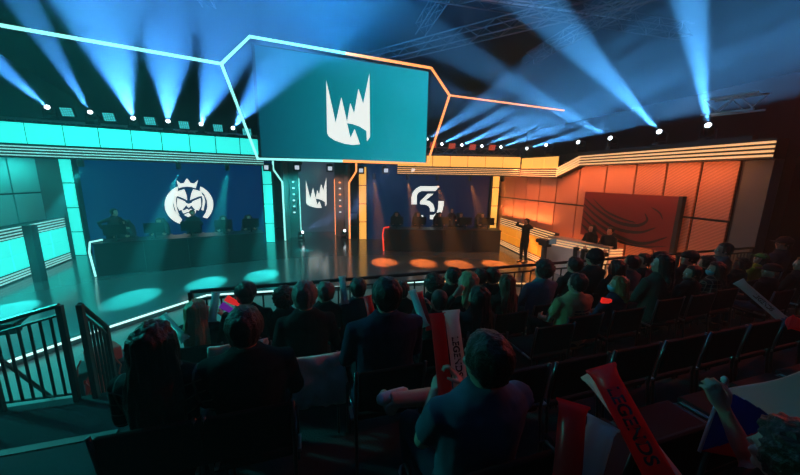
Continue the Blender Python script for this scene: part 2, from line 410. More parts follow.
# ---- wing walls of panels
def panel_mat(name, col, wave=False):
    m = mat(name, col, .55); nt = m.node_tree; b = nt.nodes['Principled BSDF']
    if wave:
        tc = nt.nodes.new('ShaderNodeTexCoord'); mp = nt.nodes.new('ShaderNodeMapping'); wv = nt.nodes.new('ShaderNodeTexWave')
        mp.inputs['Rotation'].default_value = (math.radians(35), 0, 0)
        wv.inputs['Scale'].default_value = 4.5; wv.bands_direction = 'Z'; nt.links.new(tc.outputs['Object'], mp.inputs[0]); nt.links.new(mp.outputs[0], wv.inputs[0])
        mr = nt.nodes.new('ShaderNodeMix'); mr.data_type = 'RGBA'
        mr.inputs['A'].default_value = (*[c * .72 for c in col], 1); mr.inputs['B'].default_value = (*col, 1)
        nt.links.new(wv.outputs[0], mr.inputs['Factor']); nt.links.new(mr.outputs['Result'], b.inputs['Base Color'])
    return m
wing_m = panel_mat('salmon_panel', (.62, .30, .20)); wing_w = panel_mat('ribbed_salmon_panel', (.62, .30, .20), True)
wing_t = panel_mat('pale_teal_panel', (.35, .5, .5))
def wing(sg, bs, label, rows, mfn):
    t = thing('panel_wall', label, 'wall panelling')
    x = 9.35 * sg
    bm = B(); b0, b1 = bs[0], bs[-1]
    c = S(x + .12 * sg, (b0 + b1) / 2, 2.1); box(bm, c, (.16, abs(b1 - b0) + .1, 4.3), A); new_obj('backing_board', bm, black, t)
    for i in range(len(bs) - 1):
        for z0, z1 in rows:
            bm = B(); L = abs(bs[i + 1] - bs[i])
            box(bm, S(x, (bs[i] + bs[i + 1]) / 2, (z0 + z1) / 2), (.06, L - .055, z1 - z0 - .055), A, bev=.008)
            new_obj('panel', bm, mfn(i), t)
    return t
wing(1, [-1.35, -2.1, -2.95, -3.85, -4.75, -5.75, -6.85, -7.95, -8.95, -9.8, -10.6, -11.35], 'long orange lit wall of tall panels on the right wing', [(.0, 2.36), (2.36, 3.98)], lambda i: wing_w if i >= 8 else wing_m)
wing(-1, [-2.7, -3.75, -4.8, -5.85, -6.9], 'teal lit wall of tall panels at the far left wing', [(.0, 1.3), (1.3, 2.52), (2.52, 3.72)], lambda i: wing_t)
bm = B(); box(bm, S(9.5, -11.62, 2.0), (.3, .46, 4.0), A); struct(new_obj('trim_1', bm, mat('grey_end_post', (.1, .13, .13), .6)))
bm = B(); box(bm, S(13.0, -11.9, 5.0), (6.6, .2, 10.4), A); struct(new_obj('wall_side', bm, matte))
bm = B(); slab(bm, S(-9.45, -2.6), S(-9.2, -1.9), 0, 4.6, 0, .2); struct(new_obj('wall_corner', bm, mat('teal_grey_corner', (.12, .17, .17), .5)))
# black drape above the right wing
bm = B(); box(bm, S(10.6, -7.0, 4.9), (.1, 10.5, 1.5), A); struct(new_obj('wall_drape', bm, matte))

# ---- low lit walls in front of the wings
def low_wall(sg, m_panel, m_strip, label, zt=1.36, ext=0.0):
    t = thing('low_light_wall', label, 'low wall')
    p, q = S(8.95 * sg, -2.5), S(8.38 * sg, -6.1 - ext)
    bm = B(); slab(bm, p, q, 0, zt, -.5, -.03) if sg < 0 else slab(bm, p, q, 0, zt, .03, .2)
    # reference side faces the stage
    new_obj('backing_board', bm, mat('dark_low_wall', (.03, .03, .03), .5), t)
    s0 = (-.03, .01) if sg < 0 else (-.01, .03)
    for z0 in (.06, .14, .22, zt - .30, zt - .21, zt - .12, zt - .03):
        bm = B(); slab(bm, p, q, z0, z0 + .03, *s0); new_obj('light_strip', bm, m_strip, t)
    for k in range(5):
        pp, qq = p.lerp(q, (k + .025) / 5), p.lerp(q, (k + .975) / 5)
        for z0, z1 in ((.31, (.31 + zt - .36) / 2), ((.31 + zt - .36) / 2 + .02, zt - .34)):
            bm = B(); slab(bm, pp, qq, z0, z1, *s0); new_obj('light_panel', bm, m_panel, t)
    return t
low_wall(1, orange_low, orange_strip, 'low amber glowing wall with strips at right of the stage', 1.36, .9)
low_wall(-1, teal_led, teal_dim, 'low teal glowing wall with strips at left of the stage', 1.58, .8)
bm = B(); box(bm, S(-8.0, -5.2, .85), (.22, .22, 1.7), A, bev=.01); tag(new_obj('speaker_column', bm, black), 'slim black column standing before the low teal wall', 'speaker')

# ================================================================== big hanging screen and its hexagon light frame
Q0, Q1 = S(-2.0, -4.4), S(5.2, -3.45)
def sc_pt(x, y, fwd=0.0):
    w_ = on_plane(x, y, Q0, Q1); d = (Q1 - Q0).normalized(); return w_ + Vector((d.y, -d.x, 0)) * fwd
bigs = thing('hanging_screen', 'huge teal screen with white spiked mark hung above the stage', 'screen')
mt = face_matrix(Q0, Q1); inv = mt.inverted()
c4 = [inv @ sc_pt(*p) for p in ((258, 45), (427, 72), (427, 163), (258, 156))]
xs0, xs1 = (c4[0].x + c4[3].x) / 2, (c4[1].x + c4[2].x) / 2; zs1 = (c4[0].z + c4[1].z) / 2; zs0 = (c4[2].z + c4[3].z) / 2
bm = B(); prism(bm, [(xs0, zs0), (xs1, zs0), (xs1, zs1), (xs0, zs1)], .12, mt)
new_obj('screen_panel', bm, led_mat('teal_screen', (.000, .070, .110), (.000, .40, .50)), bigs)
bm = B(); prism(bm, [(xs0 - .1, zs0 - .08), (xs1 + .1, zs0 - .08), (xs1 + .1, zs1 + .08), (xs0 - .1, zs1 + .08)], .35, mt @ Matrix.Translation((0, .125, 0)))
new_obj('cabinet', bm, black, bigs)
mark('spiked_mark', [LEC], lambda x, y: (310 + x / 5.275, 65 + y / 5.275), Q0, Q1, bigs, 'large white spiked crown-like mark')
def light_bar(pix, m, label, r=.05, fwd=.12):
    bm = B(); ring_tube(bm, [sc_pt(*p, fwd) for p in pix], r, 8)
    return tag(new_obj('light_bar', bm, m), label, 'light tube', 'light bars round the hanging screen')
light_bar([(-90, 11), (222, 65)], teal_tube, 'long teal light bar running left from the screen corner')
light_bar([(222, 65), (250, 38), (345, 54.5)], teal_tube, 'teal light bar over the left half of the hanging screen')
light_bar([(222, 65), (258, 159), (342, 161.2)], teal_tube, 'teal light bar down the left side and under the screen')
light_bar([(345, 54.5), (430, 69), (448, 96)], orange_tube, 'orange light bar over the right half of hanging screen')
light_bar([(342, 161.2), (426, 164), (448, 96)], orange_tube, 'orange light bar under and up the right side of screen')
light_bar([(448, 96), (562, 111)], orange_tube, 'thin orange light bar running right from screen corner', .035)

# ================================================================== lamps
def lamp_head(label, loc, target, group, size=1.0, cat='stage light'):
    """moving head: base on the truss, yoke, tilting head with a lit lens"""
    d = (Vector(target) - Vector(loc)).normalized()
    t = thing('moving_head_light', label, cat, loc, 0, group)
    rz = math.atan2(d.y, d.x)
    bm = B(); box(bm, (0, 0, -.27 * size), (.3 * size, .24 * size, .1 * size), bev=.01); new_obj('base', bm, black, t)
    bm = B()
    for s in (-1, 1): box(bm, Vector((-math.sin(rz) * .15 * s * size, math.cos(rz) * .15 * s * size, -.12 * size)), (.07 * size, .03 * size, .26 * size), rz)
    box(bm, (0, 0, -.22 * size), (.08 * size, .33 * size, .03 * size), rz)
    new_obj('yoke', bm, black, t)
    q = d.to_track_quat('Z', 'Y').to_matrix().to_4x4()
    bm = B(); lathe(bm, [(.07 * size, -.2 * size), (.1 * size, -.16 * size), (.11 * size, 0), (.09 * size, .1 * size), (.085 * size, .19 * size)], mtx=q, n=16)
    hd = new_obj('lamp_head', bm, black, t, True)
    bm = B(); lathe(bm, [(.066 * size, .19 * size), (.06 * size, .205 * size), (.03 * size, .212 * size)], mtx=q, n=16); new_obj('lens', bm, lens_hot, hd, True)
    return t
LZ = lambda x, y, b: None
def truss(label, p, q, s=.3, n=None, name='truss', m=None):
    p, q = Vector(p), Vector(q); d = (q - p); L = d.length; d.normalize()
    up = Vector((0, 0, 1)); x = d.cross(up).normalized(); y = x.cross(d)
    n = n or max(3, int(L / (s * 1.3)))
    t = thing(name, label, 'truss')
    crn = [x * s / 2 + y * s / 2, -x * s / 2 + y * s / 2, -x * s / 2 - y * s / 2, x * s / 2 - y * s / 2]
    for c in crn:
        bm = B(); ring_tube(bm, [p + c, q + c], .024, 6); new_obj('chord', bm, m or alu, t)
    bm = B()
    for k in range(n):
        a0 = p + d * L * k / n; a1 = p + d * L * (k + 1) / n
        for j in range(4):
            c0, c1 = crn[j], crn[(j + 1) % 4]
            if (k + j) % 2: c0, c1 = c1, c0
            ring_tube(bm, [a0 + c0, a1 + c1], .011, 4)
    new_obj('lacing', bm, m or alu, t)
    return t
# left row sits behind the teal header, right row behind the orange one
LP = (FL0 + V * .9, FL1 + V * .9); RP = (FR0 + V * .9 - U * .5, FR1 + V * .9 + U * .4)
WP0, WP1 = S(9.6, -2.5), S(9.6, -11.9)
beams = []
def head_on(px, py, plane, tx, ty, tY, power, angle, label, color=BLUE):
    loc = on_plane(px, py, *plane); tgt = at_dist(tx, ty, tY)
    d = (tgt - loc).normalized()
    lamp_head(label, loc - d * .2, tgt, 'moving heads throwing beams', 1.0)
    spot_at('beam_light', loc + d * .025, tgt, color, power, angle, .5, .045)
    beams.append(loc)
LB = 85000
LW = (.11, .40, 1.0)
for px, py, tx, ty, tY, pw, an, lab in [
    (47, 107, 0, 66, 8, .8, 8, 'moving head beaming up left, first on the left header'),
    (90, 112, 22, 0, 7, .8, 7.5, 'moving head beaming up left, second on the left header'),
    (133, 118, 94, 0, 6, 1.4, 11.5, 'moving head with broad beam, third on the left header'),
    (168, 121, 166, 0, 6, 1.2, 11, 'moving head beaming straight up, fourth on the left header'),
    (201, 124, 243, 0, 6, 1.1, 11, 'moving head beaming up right, fifth on the left header'),
    (233, 128, 322, 0, 6, 1.1, 11, 'moving head beside the screen frame, last on the left header')]:
    head_on(px, py, LP, tx, ty, tY, LB * pw, an, lab, LW)
for px, py, tx, ty, tY, pw, an, lab in [
    (427, 139, 520, 80, 9, .35, 8, 'moving head just right of the big screen, low beam'),
    (442, 144, 640, 45, 8, .6, 8, 'moving head with long low beam, second from the screen'),
    (462, 145, 690, 50, 7, .6, 8, 'moving head with long low beam, third from the screen'),
    (482, 146, 760, 40, 7, .7, 8, 'moving head with long low beam, fourth from the screen'),
    (501, 147, 800, 45, 7, .7, 8, 'moving head with long low beam, fifth from the screen'),
    (527, 148.5, 820, 65, 7, .6, 8, 'moving head with low beam above the orange header corner')]:
    head_on(px, py, RP, tx, ty, tY, LB * 2.0 * pw, an, lab, (.13, .42, .88))
for px, py, tx, ty, tY, pw, an, lab in [
    (546, 145, 470, 120, 12, .25, 7, 'small moving head above wing, beaming left'),
    (578, 142, 440, 92, 9, .5, 7, 'moving head above the wing bend, beaming far left'),
    (610, 138, 475, 62, 8, .9, 7, 'moving head above the wing, long beam crossing left'),
    (659, 131.5, 535, 0, 6.5, 1.5, 8.5, 'moving head above the wing with broad beam up left'),
    (708, 125, 690, 0, 6, 1.5, 8.5, 'moving head above the wing beaming nearly straight up')]:
    head_on(px, py, (WP0, WP1), tx, ty, tY, LB * pw, an, lab, (.13, .42, .88))
# two moving heads on the gateway floor
for px, py, dist_b, tx, ty, tY, lab in [(301, 233, -.3, 455, 150, 9, 'floor moving head left of gateway beaming up right'), (344, 236, -.3, 400, 130, 10, 'floor moving head right of gateway beaming steeply up')]:
    loc = on_plane(px, py, S(-2, .5 + dist_b), S(2, .5 + dist_b)); loc.z = .36; tgt = at_dist(tx, ty, tY); d = (tgt - loc).normalized()
    lamp_head(lab, loc, tgt, 'moving heads standing on the stage floor')
    spot_at('floor_beam_light', loc + d * .28, tgt, (.45, .5, 1.0), 5000, 11, .5, .06)

# square LED matrix lamps between the heads
def matrix_lamp(px, py, plane, m, label, group):
    loc = on_plane(px, py, *plane); t = thing('matrix_lamp', label, 'stage light', loc, A, group)
    bm = B(); box(bm, (0, .05, 0), (.36, .1, .3), rx=.35, bev=.01); new_obj('housing', bm, black, t)
    bm = B()
    for i in range(5):
        for j in range(5): box(bm, Matrix.Rotation(.35, 3, 'X') @ Vector((-.13 + i * .065, -.008, -.105 + j * .0525)), (.05, .012, .04), rx=.35)
    new_obj('cell_grid', bm, m, t)
    bm = B(); ring_tube(bm, [(0, .06, -.1), (0, .12, -.16), (0, .26, -.2)], .02, 6); new_obj('bracket', bm, black, t)
tm = mat('teal_matrix_cells', (.1, .2, .2), .4, emit=(.05, .7, .75), strength=.9); om = mat('red_matrix_cells', (.2, .1, .1), .4, emit=(1, .12, .04), strength=.55)
for i, (x, y) in enumerate([(67, 112), (109, 117), (150, 121), (184, 125), (218, 128), (247, 132)]):
    matrix_lamp(x, y, LP, tm, ['teal square lamp first from the left edge', 'teal square lamp second from the left edge', 'teal square lamp third from the left edge', 'teal square lamp left of the screen frame, fourth along', 'teal square lamp just left of the screen frame tube', 'teal square lamp beside the big screen'][i], 'square lamps above the left header')
for i, (x, y) in enumerate([(433, 145), (452, 146), (472.5, 147), (492, 147.5)]):
    matrix_lamp(x, y, RP, om, ['red square lamp nearest the big screen', 'red square lamp second from the big screen', 'red square lamp third from the big screen', 'red square lamp furthest from the big screen'][i], 'square lamps above the right header')
# small box spots hung just under the header, at the middle
for i, (x, y) in enumerate([(266.5, 167), (297, 167), (330, 168), (361, 170), (386, 170), (413, 170)]):
    loc = on_plane(x, y, S(-3, -2.57), S(5, -2.57)); t = thing('hanging_spot', ['white box spot hung at the left end under the big screen', 'white box spot hung over the teal portal', 'white box spot hung over the middle screen', 'white box spot hung over the orange portal', 'white box spot hung left above the right screen', 'white box spot hung furthest right under the big screen'][i], 'stage light', loc, A, 'box spots hung under the header')
    bm = B(); box(bm, (0, .1, 0), (.3, .22, .3), rx=.3, bev=.02); new_obj('housing', bm, black, t)
    bm = B(); box(bm, (0, -.02, -.02), (.17, .02, .17), rx=.3, bev=.01); new_obj('lens', bm, mat('soft_white_lens', (.5, .5, .5), .3, emit=(.6, .75, .9), strength=.9), t)
    bm = B(); ring_tube(bm, [(0, .1, .1), (0, .1, 4.05 - loc.z)], .015, 6); new_obj('hanger', bm, black, t)

# profile spots above throwing the ovals on the stage floor
pools = [(-4.6, -7.2, 0), (-3.16, -6.3, 0), (-1.7, -5.76, 0), (-7.0, -7.6, 0), (2.56, -4.86, 1), (4.03, -5.26, 1), (5.33, -5.64, 1), (6.77, -5.9, 1), (-.6, -2.2, 2), (8.2, -6.2, 1)]
for i, (a, b, k) in enumerate(pools):
    col = [(.03, .9, .85), (1.0, .19, .03), (.03, .8, .8)][k]; fb = -2.0 if k == 2 else (-2.75 + (a + 1.95) * .302 if a < 0 else -2.45 - (a - 3.6) * .231); loc = S(a, fb - .12, 3.70 if k == 2 else (3.38 if a < 0 else 3.14))
    spot_at('pool_light', loc, S(a, b, 0), col, [9500, 7500, 1500][k], [14.5, 16, 14][k], .6, .04)
    bm = B(); lathe(bm, [(.07, 0), (.08, .05), (.08, .2), (.05, .28)], mtx=Matrix.Translation(loc + Vector((0, 0, .02))), n=14)
    tag(new_obj('profile_spot', bm, black, None, True), 'black profile spot tucked behind the header, throwing the %s oval on the floor' % ['third teal', 'fourth teal', 'rightmost teal', 'leftmost teal', 'first orange', 'second orange', 'third orange', 'fourth orange', 'gateway', 'last orange'][i], 'stage light', 'profile spots over the floor pools')
bm = B(); ring_tube(bm, [S(-3.2, -2.47, 4.05), S(5.4, -2.47, 4.05)], .03, 8); tag(new_obj('lighting_pipe', bm, black), 'black pipe carrying the box spots under the big screen', 'pipe')
# trusses in the grid overhead
truss('long truss carrying the lamps behind the left header', LP[0] + Vector((0, .25, 4.72)) - U * 1, LP[1] + Vector((0, .25, 4.72)), .3)
truss('long truss carrying the lamps behind the orange header', RP[0] + Vector((0, .25, 4.55)), RP[1] + Vector((0, .25, 4.55)), .3)
truss('short bright truss high up at the right beside a lamp', on_plane(708, 108, WP0 - V * 0, WP1), on_plane(762, 101, WP0, WP1), .34, m=mat('pale_truss', (.6, .7, .75), .5, .3))
for i, (a0, b0, a1, b1, z) in enumerate([(-12, -6.2, 14, -6.2, 8.9), (-12, -9.5, 14, -9.5, 9.2), (-3.5, -14, -3.5, -2.5, 9.4), (4.5, -14, 4.5, -2.5, 9.4), (9.5, -15, 9.5, -3, 8.6), (12.5, -13, 2.0, -1.5, 8.2)]):
    truss(['dark cross truss over the stage front', 'dark cross truss over the gap before the audience', 'dark truss running back left of the screen', 'dark truss running back right of the screen', 'dark truss running back over the right wing', 'dark slanting truss behind the right lamps'][i], S(a0, b0, z), S(a1, b1, z), .42, m=mat('dull_truss', (.12, .13, .14), .5, .6))
for i in range(4):
    bm = B(); ring_tube(bm, [S(-11, -3.6 - i * 2.1, 9.9), S(13, -4.6 - i * 2.0, 9.9)], .045, 6); tag(new_obj('ceiling_pipe', bm, alu), ['pipe under the ceiling furthest back over the stage', 'pipe under the ceiling above the stage middle', 'pipe under the ceiling above the stage front', 'pipe under the ceiling nearest the audience'][i], 'pipe')

# haze over stage and hall, lit by the lamps; blue cast also in its colour
hz = bpy.data.materials.new('stage_haze'); hz.use_nodes = True; nt = hz.node_tree; nt.nodes.clear()
vs = nt.nodes.new('ShaderNodeVolumeScatter'); vs.inputs['Color'].default_value = (.5, .85, 1, 1); vs.inputs['Density'].default_value = .014; vs.inputs['Anisotropy'].default_value = .25  # blue of the light put into the scatter colour, holding back red
om_ = nt.nodes.new('ShaderNodeOutputMaterial'); nt.links.new(vs.outputs[0], om_.inputs['Volume'])
bm = B(); box(bm, (0, 10.3, 5.0), (38, 25.0, 12.8)); o = new_obj('haze', bm, hz); o['kind'] = 'stuff'; o['label'] = 'thin blue haze filling the hall'

# ================================================================== people
def loft(bm, rings, n=16, mtx=None):
    """rings: (centre, rx, ry, x-axis, y-axis) closed at both ends"""
    rs = []
    for c, rx, ry, X, Y in rings:
        c = Vector(c)
        rs.append([bm.verts.new((mtx @ (c + X * math.cos(2 * PI * j / n) * rx + Y * math.sin(2 * PI * j / n) * ry)) if mtx else (c + X * math.cos(2 * PI * j / n) * rx + Y * math.sin(2 * PI * j / n) * ry)) for j in range(n)])
    for i in range(len(rs) - 1):
        for j in range(n): bm.faces.new((rs[i][j], rs[i][(j + 1) % n], rs[i + 1][(j + 1) % n], rs[i + 1][j]))
    bm.faces.new(rs[0][::-1]); bm.faces.new(rs[-1])
def ell(bm, c, r, mtx=None, sub=3, rot=None):
    o = bmesh.ops.create_icosphere(bm, subdivisions=sub, radius=1.0)
    m = Matrix.Translation(c) @ (rot or Matrix.Identity(4)) @ Matrix.Diagonal((*r, 1))
    if mtx: m = mtx @ m
    bmesh.ops.transform(bm, matrix=m, verts=o['verts'])
XA, YA = Vector((1, 0, 0)), Vector((0, 1, 0))
WORK = bpy.data.scenes.new('workshop')          # empty side scene where body meshes are fused
def remeshed(name, bm, voxel, smooth=3, noise_amp=0.0, noise_f=20.0, stretch=None):
    me = bpy.data.meshes.new(name); bmesh.ops.recalc_face_normals(bm, faces=bm.faces); bm.to_mesh(me); bm.free()
    o = bpy.data.objects.new(name + '_tmp', me); WORK.collection.objects.link(o)
    r = o.modifiers.new('r', 'REMESH'); r.mode = 'VOXEL'; r.voxel_size = voxel
    if smooth:
        s_ = o.modifiers.new('s', 'SMOOTH'); s_.factor = .5; s_.iterations = smooth
    with bpy.context.temp_override(scene=WORK, view_layer=WORK.view_layers[0]):
        dg = bpy.context.evaluated_depsgraph_get(); ev = o.evaluated_get(dg)
        out = bpy.data.meshes.new_from_object(ev, depsgraph=dg); out.name = name
    bpy.data.objects.remove(o); bpy.data.meshes.remove(me)
    if noise_amp:
        st = stretch or (1, 1, .25)
        co = [v_.co.copy() for v_ in out.vertices]; no = [v_.normal.copy() for v_ in out.vertices]; flat = []
        for p, n_ in zip(co, no):
            q = Vector((p.x * noise_f * st[0], p.y * noise_f * st[1], p.z * noise_f * st[2]))
            flat.extend(p + n_ * (noise.noise(q) * noise_amp + noise.noise(q * 2.3) * noise_amp * .4))
        out.vertices.foreach_set('co', flat)
    out.polygons.foreach_set('use_smooth', [True] * len(out.polygons))
    return out
def two_bone(a, b, l1, l2, hint):
    a, b = Vector(a), Vector(b); d = b - a; L = min(d.length, (l1 + l2) * .995); d.normalize()
    b = a + d * L; x = (l1 * l1 - l2 * l2 + L * L) / (2 * L); h = math.sqrt(max(0, l1 * l1 - x * x))
    hv = Vector(hint); hv = (hv - d * hv.dot(d)).normalized()
    return a + d * x + hv * h, b
def hand(bm, wrist, d, palm_n, side, curl=.9, s=1.0, thin=1.0):
    """palm plus four curled fingers and a thumb; d points along the hand, palm_n out of the palm"""
    d = Vector(d).normalized(); n = Vector(palm_n); n = (n - d * n.dot(d)).normalized(); x = d.cross(n) * side
    w_ = Vector(wrist)
    loft(bm, [(w_ - d * .02 * s, .027 * s, .02 * s, x, n), (w_ + d * .02 * s, .032 * s, .018 * s, x, n), (w_ + d * .06 * s, .042 * s, .016 * s, x, n), (w_ + d * .092 * s, .041 * s, .014 * s, x, n)], 12)
    for k, (off, ln) in enumerate([(.031, .072), (.0105, .082), (-.0105, .077), (-.031, .06)]):
        p = w_ + d * .085 * s + x * off * s; path = [p - d * .02 * s]; dd = d.copy(); 
        for seg in (.42, .32, .26):
            path.append(path[-1] + dd * (ln * seg * s + (.02 * s if seg == .42 else 0)))
            dd = (Matrix.Rotation(curl * .85, 3, d.cross(n)) @ dd)
        ring_tube(bm, path, .0085 * s * thin, 8, radii=[.0095 * s * thin, .009 * s * thin, .0085 * s * thin, .0072 * s * thin])
    p = w_ + d * .025 * s + x * .03 * s
    t1 = p + (x * .028 + d * .022 + n * .012) * s; t2 = t1 + (x * .006 + d * .026 + n * .014) * s; t3 = t2 + (d * .018 - x * .004 + n * .012) * s
    ring_tube(bm, [w_ + d * .02 * s + x * .012 * s, p, t1, t2, t3], .011, 8, radii=[.012 * s, .013 * s, .0115 * s, .0105 * s, .008 * s])
skin_m = mat('fair_skin', (.55, .33, .25), .5, bump=.1, bscale=60)
skin_d = mat('tan_skin', (.36, .20, .14), .5, bump=.1, bscale=60)
eye_m = mat('eye_white', (.8, .8, .8), .2); iris_m = mat('dark_iris', (.03, .02, .015), .2)
mesh_cache = {}
def head_geo(bm, mtx, fine):
    n = 3
    ell(bm, (0, -.012, .018), (.074, .092, .088), mtx); ell(bm, (0, .012, -.045), (.058, .068, .062), mtx)
    ell(bm, (0, .055, -.085), (.032, .028, .022), mtx, 2); ell(bm, (0, .066, .012), (.052, .018, .02), mtx, 2)
    loft(bm, [((0, .080, .012), .008, .008, XA, YA), ((0, .092, -.01), .010, .010, XA, YA), ((0, .098, -.026), .015, .013, XA, YA), ((0, .082, -.034), .012, .008, XA, YA)], 8, mtx)
    for s in (-1, 1):
        ell(bm, (.076 * s, -.008, -.008), (.010, .02, .031), mtx, 2); ell(bm, (.035 * s, .062, -.03), (.022, .018, .02), mtx, 2)
    ell(bm, (0, .079, -.054), (.024, .010, .006), mtx, 2); ell(bm, (0, .077, -.065), (.021, .010, .007), mtx, 2)
def head_mtx(hp, yaw, pitch=0.0, roll=0.0):
    return Matrix.Translation(hp) @ Matrix.Rotation(yaw, 4, 'Z') @ Matrix.Rotation(roll, 4, 'Y') @ Matrix.Rotation(-pitch, 4, 'X') @ Matrix.Scale(1.08, 4)
def torso_rings(lean, grow=1.0, fem=False, stand=False, zoff=0.0, wide=1.0, upto=9):
    sp = [(.42, .165, .12), (.50, .185, .135), (.62, .158, .115), (.75, .155, .11), (.90, .172, .12), (1.0, .178, .10), (1.05, .135, .08), (1.09, .07, .062)]
    if fem: sp = [(.42, .165, .12), (.50, .185, .13), (.62, .14, .10), (.75, .138, .105), (.90, .152, .118), (1.0, .158, .092), (1.05, .118, .072), (1.09, .06, .055)]
    out = []
    for z, rx, ry in sp[:upto]:
        y = lean * max(0, z - .5); out.append(((0, y - (.0 if z < .95 else .01), z + zoff), rx * grow * wide, ry * grow * wide, XA, YA))
    return out
def build_pose(key):
    """body, shirt and trouser meshes for one pose; cached and shared"""
    if key in mesh_cache: return mesh_cache[key]
    (kind, yaw, pitch, lean, fem, wide, hl, hr, sleeve, vox, curl, legs, eh) = key
    stand = kind == 'stand'; zo = .42 if stand else 0.0
    hp = Vector((0, lean * .62 + .005, 1.215 + zo)); hm = head_mtx(hp, yaw, pitch)
    sh = .172 * wide * (.9 if fem else 1)
    def torso(bm, g=1.0, upto=9): loft(bm, torso_rings(lean, g, fem, stand, zo, wide, upto), 20)
    arms = []
    for s, tgt in ((-1, hl), (1, hr)):
        a = Vector((sh * s, lean * .5, 1.0 + zo)); el, wr = two_bone(a, tgt, .29, .255, eh or (s * .55, -.45, -.8))
        arms.append((s, a, el, wr))
    legp = []
    for s in (-1, 1):
        if stand: h, k, an = Vector((.09 * s, 0, .92)), Vector((.11 * s, .03, .5)), Vector((.13 * s, -.01, .09))
        else: h, k, an = Vector((.095 * s, .02, .55)), Vector((.15 * s, .47, .53)), Vector((.13 * s, .45, .09))
        if legs == 'cross' and s > 0: k, an = Vector((.20, .45, .66)), Vector((-.29, .42, .74))
        legp.append((s, h, k, an))
    bm = B(); torso(bm)
    loft(bm, [((0, lean * .52, 1.05 + zo), .062, .06, XA, YA), ((0, lean * .58, 1.12 + zo), .052, .056, XA, YA), (hp + Vector((0, -.01, -.03)), .05, .055, XA, YA)], 14)
    head_geo(bm, hm, vox < .009)
    for s, a, el, wr in arms:
        ring_tube(bm, [a + Vector((-.05 * s, 0, -.01)), a, a.lerp(el, .5), el, el.lerp(wr, .35), wr], .04, 10, radii=[.05, .056, .046, .04, .039, .026])
        d = (wr - el).normalized()
        hand(bm, wr, d, Vector((-s * .8, .2, -.3)) if wr.z < 1.0 else Vector((-s * .3, 1, 0)), -s if False else s, curl, 1.0, max(.95, vox / .010))
    for s, h, k, an in legp:
        ring_tube(bm, [h, h.lerp(k, .5), k, k.lerp(an, .35), an], .07, 12, radii=[.09, .078, .058, .056, .04])
        ring_tube(bm, [an + Vector((0, -.04, -.03)), an + Vector((0, .05, -.045)), an + Vector((0, .15, -.06))], .035, 10, radii=[.036, .036, .025])
    body = remeshed('body', bm, vox, 2)
    bm = B(); torso(bm, 1.07, 7)
    loft(bm, [((0, lean * .5 - .012, .99 + zo), .195 * wide, .11, XA, YA), ((0, lean * .52 - .012, 1.045 + zo), .165 * wide, .10, XA, YA), ((0, lean * .54 - .01, 1.085 + zo), .105, .088, XA, YA), ((0, lean * .56 - .008, 1.115 + zo), .074, .074, XA, YA)], 20)
    for s, a, el, wr in arms:
        if sleeve == 'long': ring_tube(bm, [a + Vector((-.06 * s, 0, 0)), a, a.lerp(el, .5), el, el.lerp(wr, .4), el.lerp(wr, .93)], .05, 12, radii=[.06, .068, .058, .052, .048, .036])
        else: ring_tube(bm, [a + Vector((-.06 * s, 0, 0)), a, a.lerp(el, .35), a.lerp(el, .68)], .05, 12, radii=[.06, .068, .062, .062])
    shirt = remeshed('shirt', bm, max(vox, .011), 3, .005, 16, (1, 1, .8))
    bm = B()
    loft(bm, [((0, 0, .43 + zo), .16, .12, XA, YA), ((0, 0, .50 + zo), .19, .14, XA, YA), ((0, 0, .60 + zo), .165, .122, XA, YA)], 18)
    for s, h, k, an in legp:
        q = an + Vector((0, 0, .02)) if not (legs == 'cross' and s > 0) else k.lerp(an, .3)
        ring_tube(bm, [h - (k - h) * .1, h.lerp(k, .5), k, k.lerp(q, .4), q], .08, 12, radii=[.10, .09, .074, .066, .056])
    trou = remeshed('trousers', bm, max(vox, .014), 3, .006, 14)
    shoes = []
    for s, h, k, an in legp:
        bm = B(); loft(bm, [(an + Vector((0, -.08, -.03)), .03, .03, XA, Vector((0, 0, 1))), (an + Vector((0, -.05, -.03)), .042, .05, XA, Vector((0, 0, 1))), (an + Vector((0, .06, -.045)), .045, .04, XA, Vector((0, 0, 1))), (an + Vector((0, .15, -.055)), .045, .03, XA, Vector((0, 0, 1))), (an + Vector((0, .19, -.06)), .025, .018, XA, Vector((0, 0, 1)))], 12)
        if legs == 'cross' and s > 0: bmesh.ops.transform(bm, matrix=Matrix.Translation(an) @ Matrix.Rotation(PI / 2 + .2, 4, 'Y') @ Matrix.Rotation(PI * .42, 4, 'X') @ Matrix.Scale(.78, 4) @ Matrix.Translation(-an), verts=bm.verts)
        me = bpy.data.meshes.new('shoe'); bm.to_mesh(me); bm.free(); me.polygons.foreach_set('use_smooth', [True] * len(me.polygons)); shoes.append(me)
    mesh_cache[key] = (body, shirt, trou, shoes, hm, hp)
    return mesh_cache[key]
hair_cache = {}
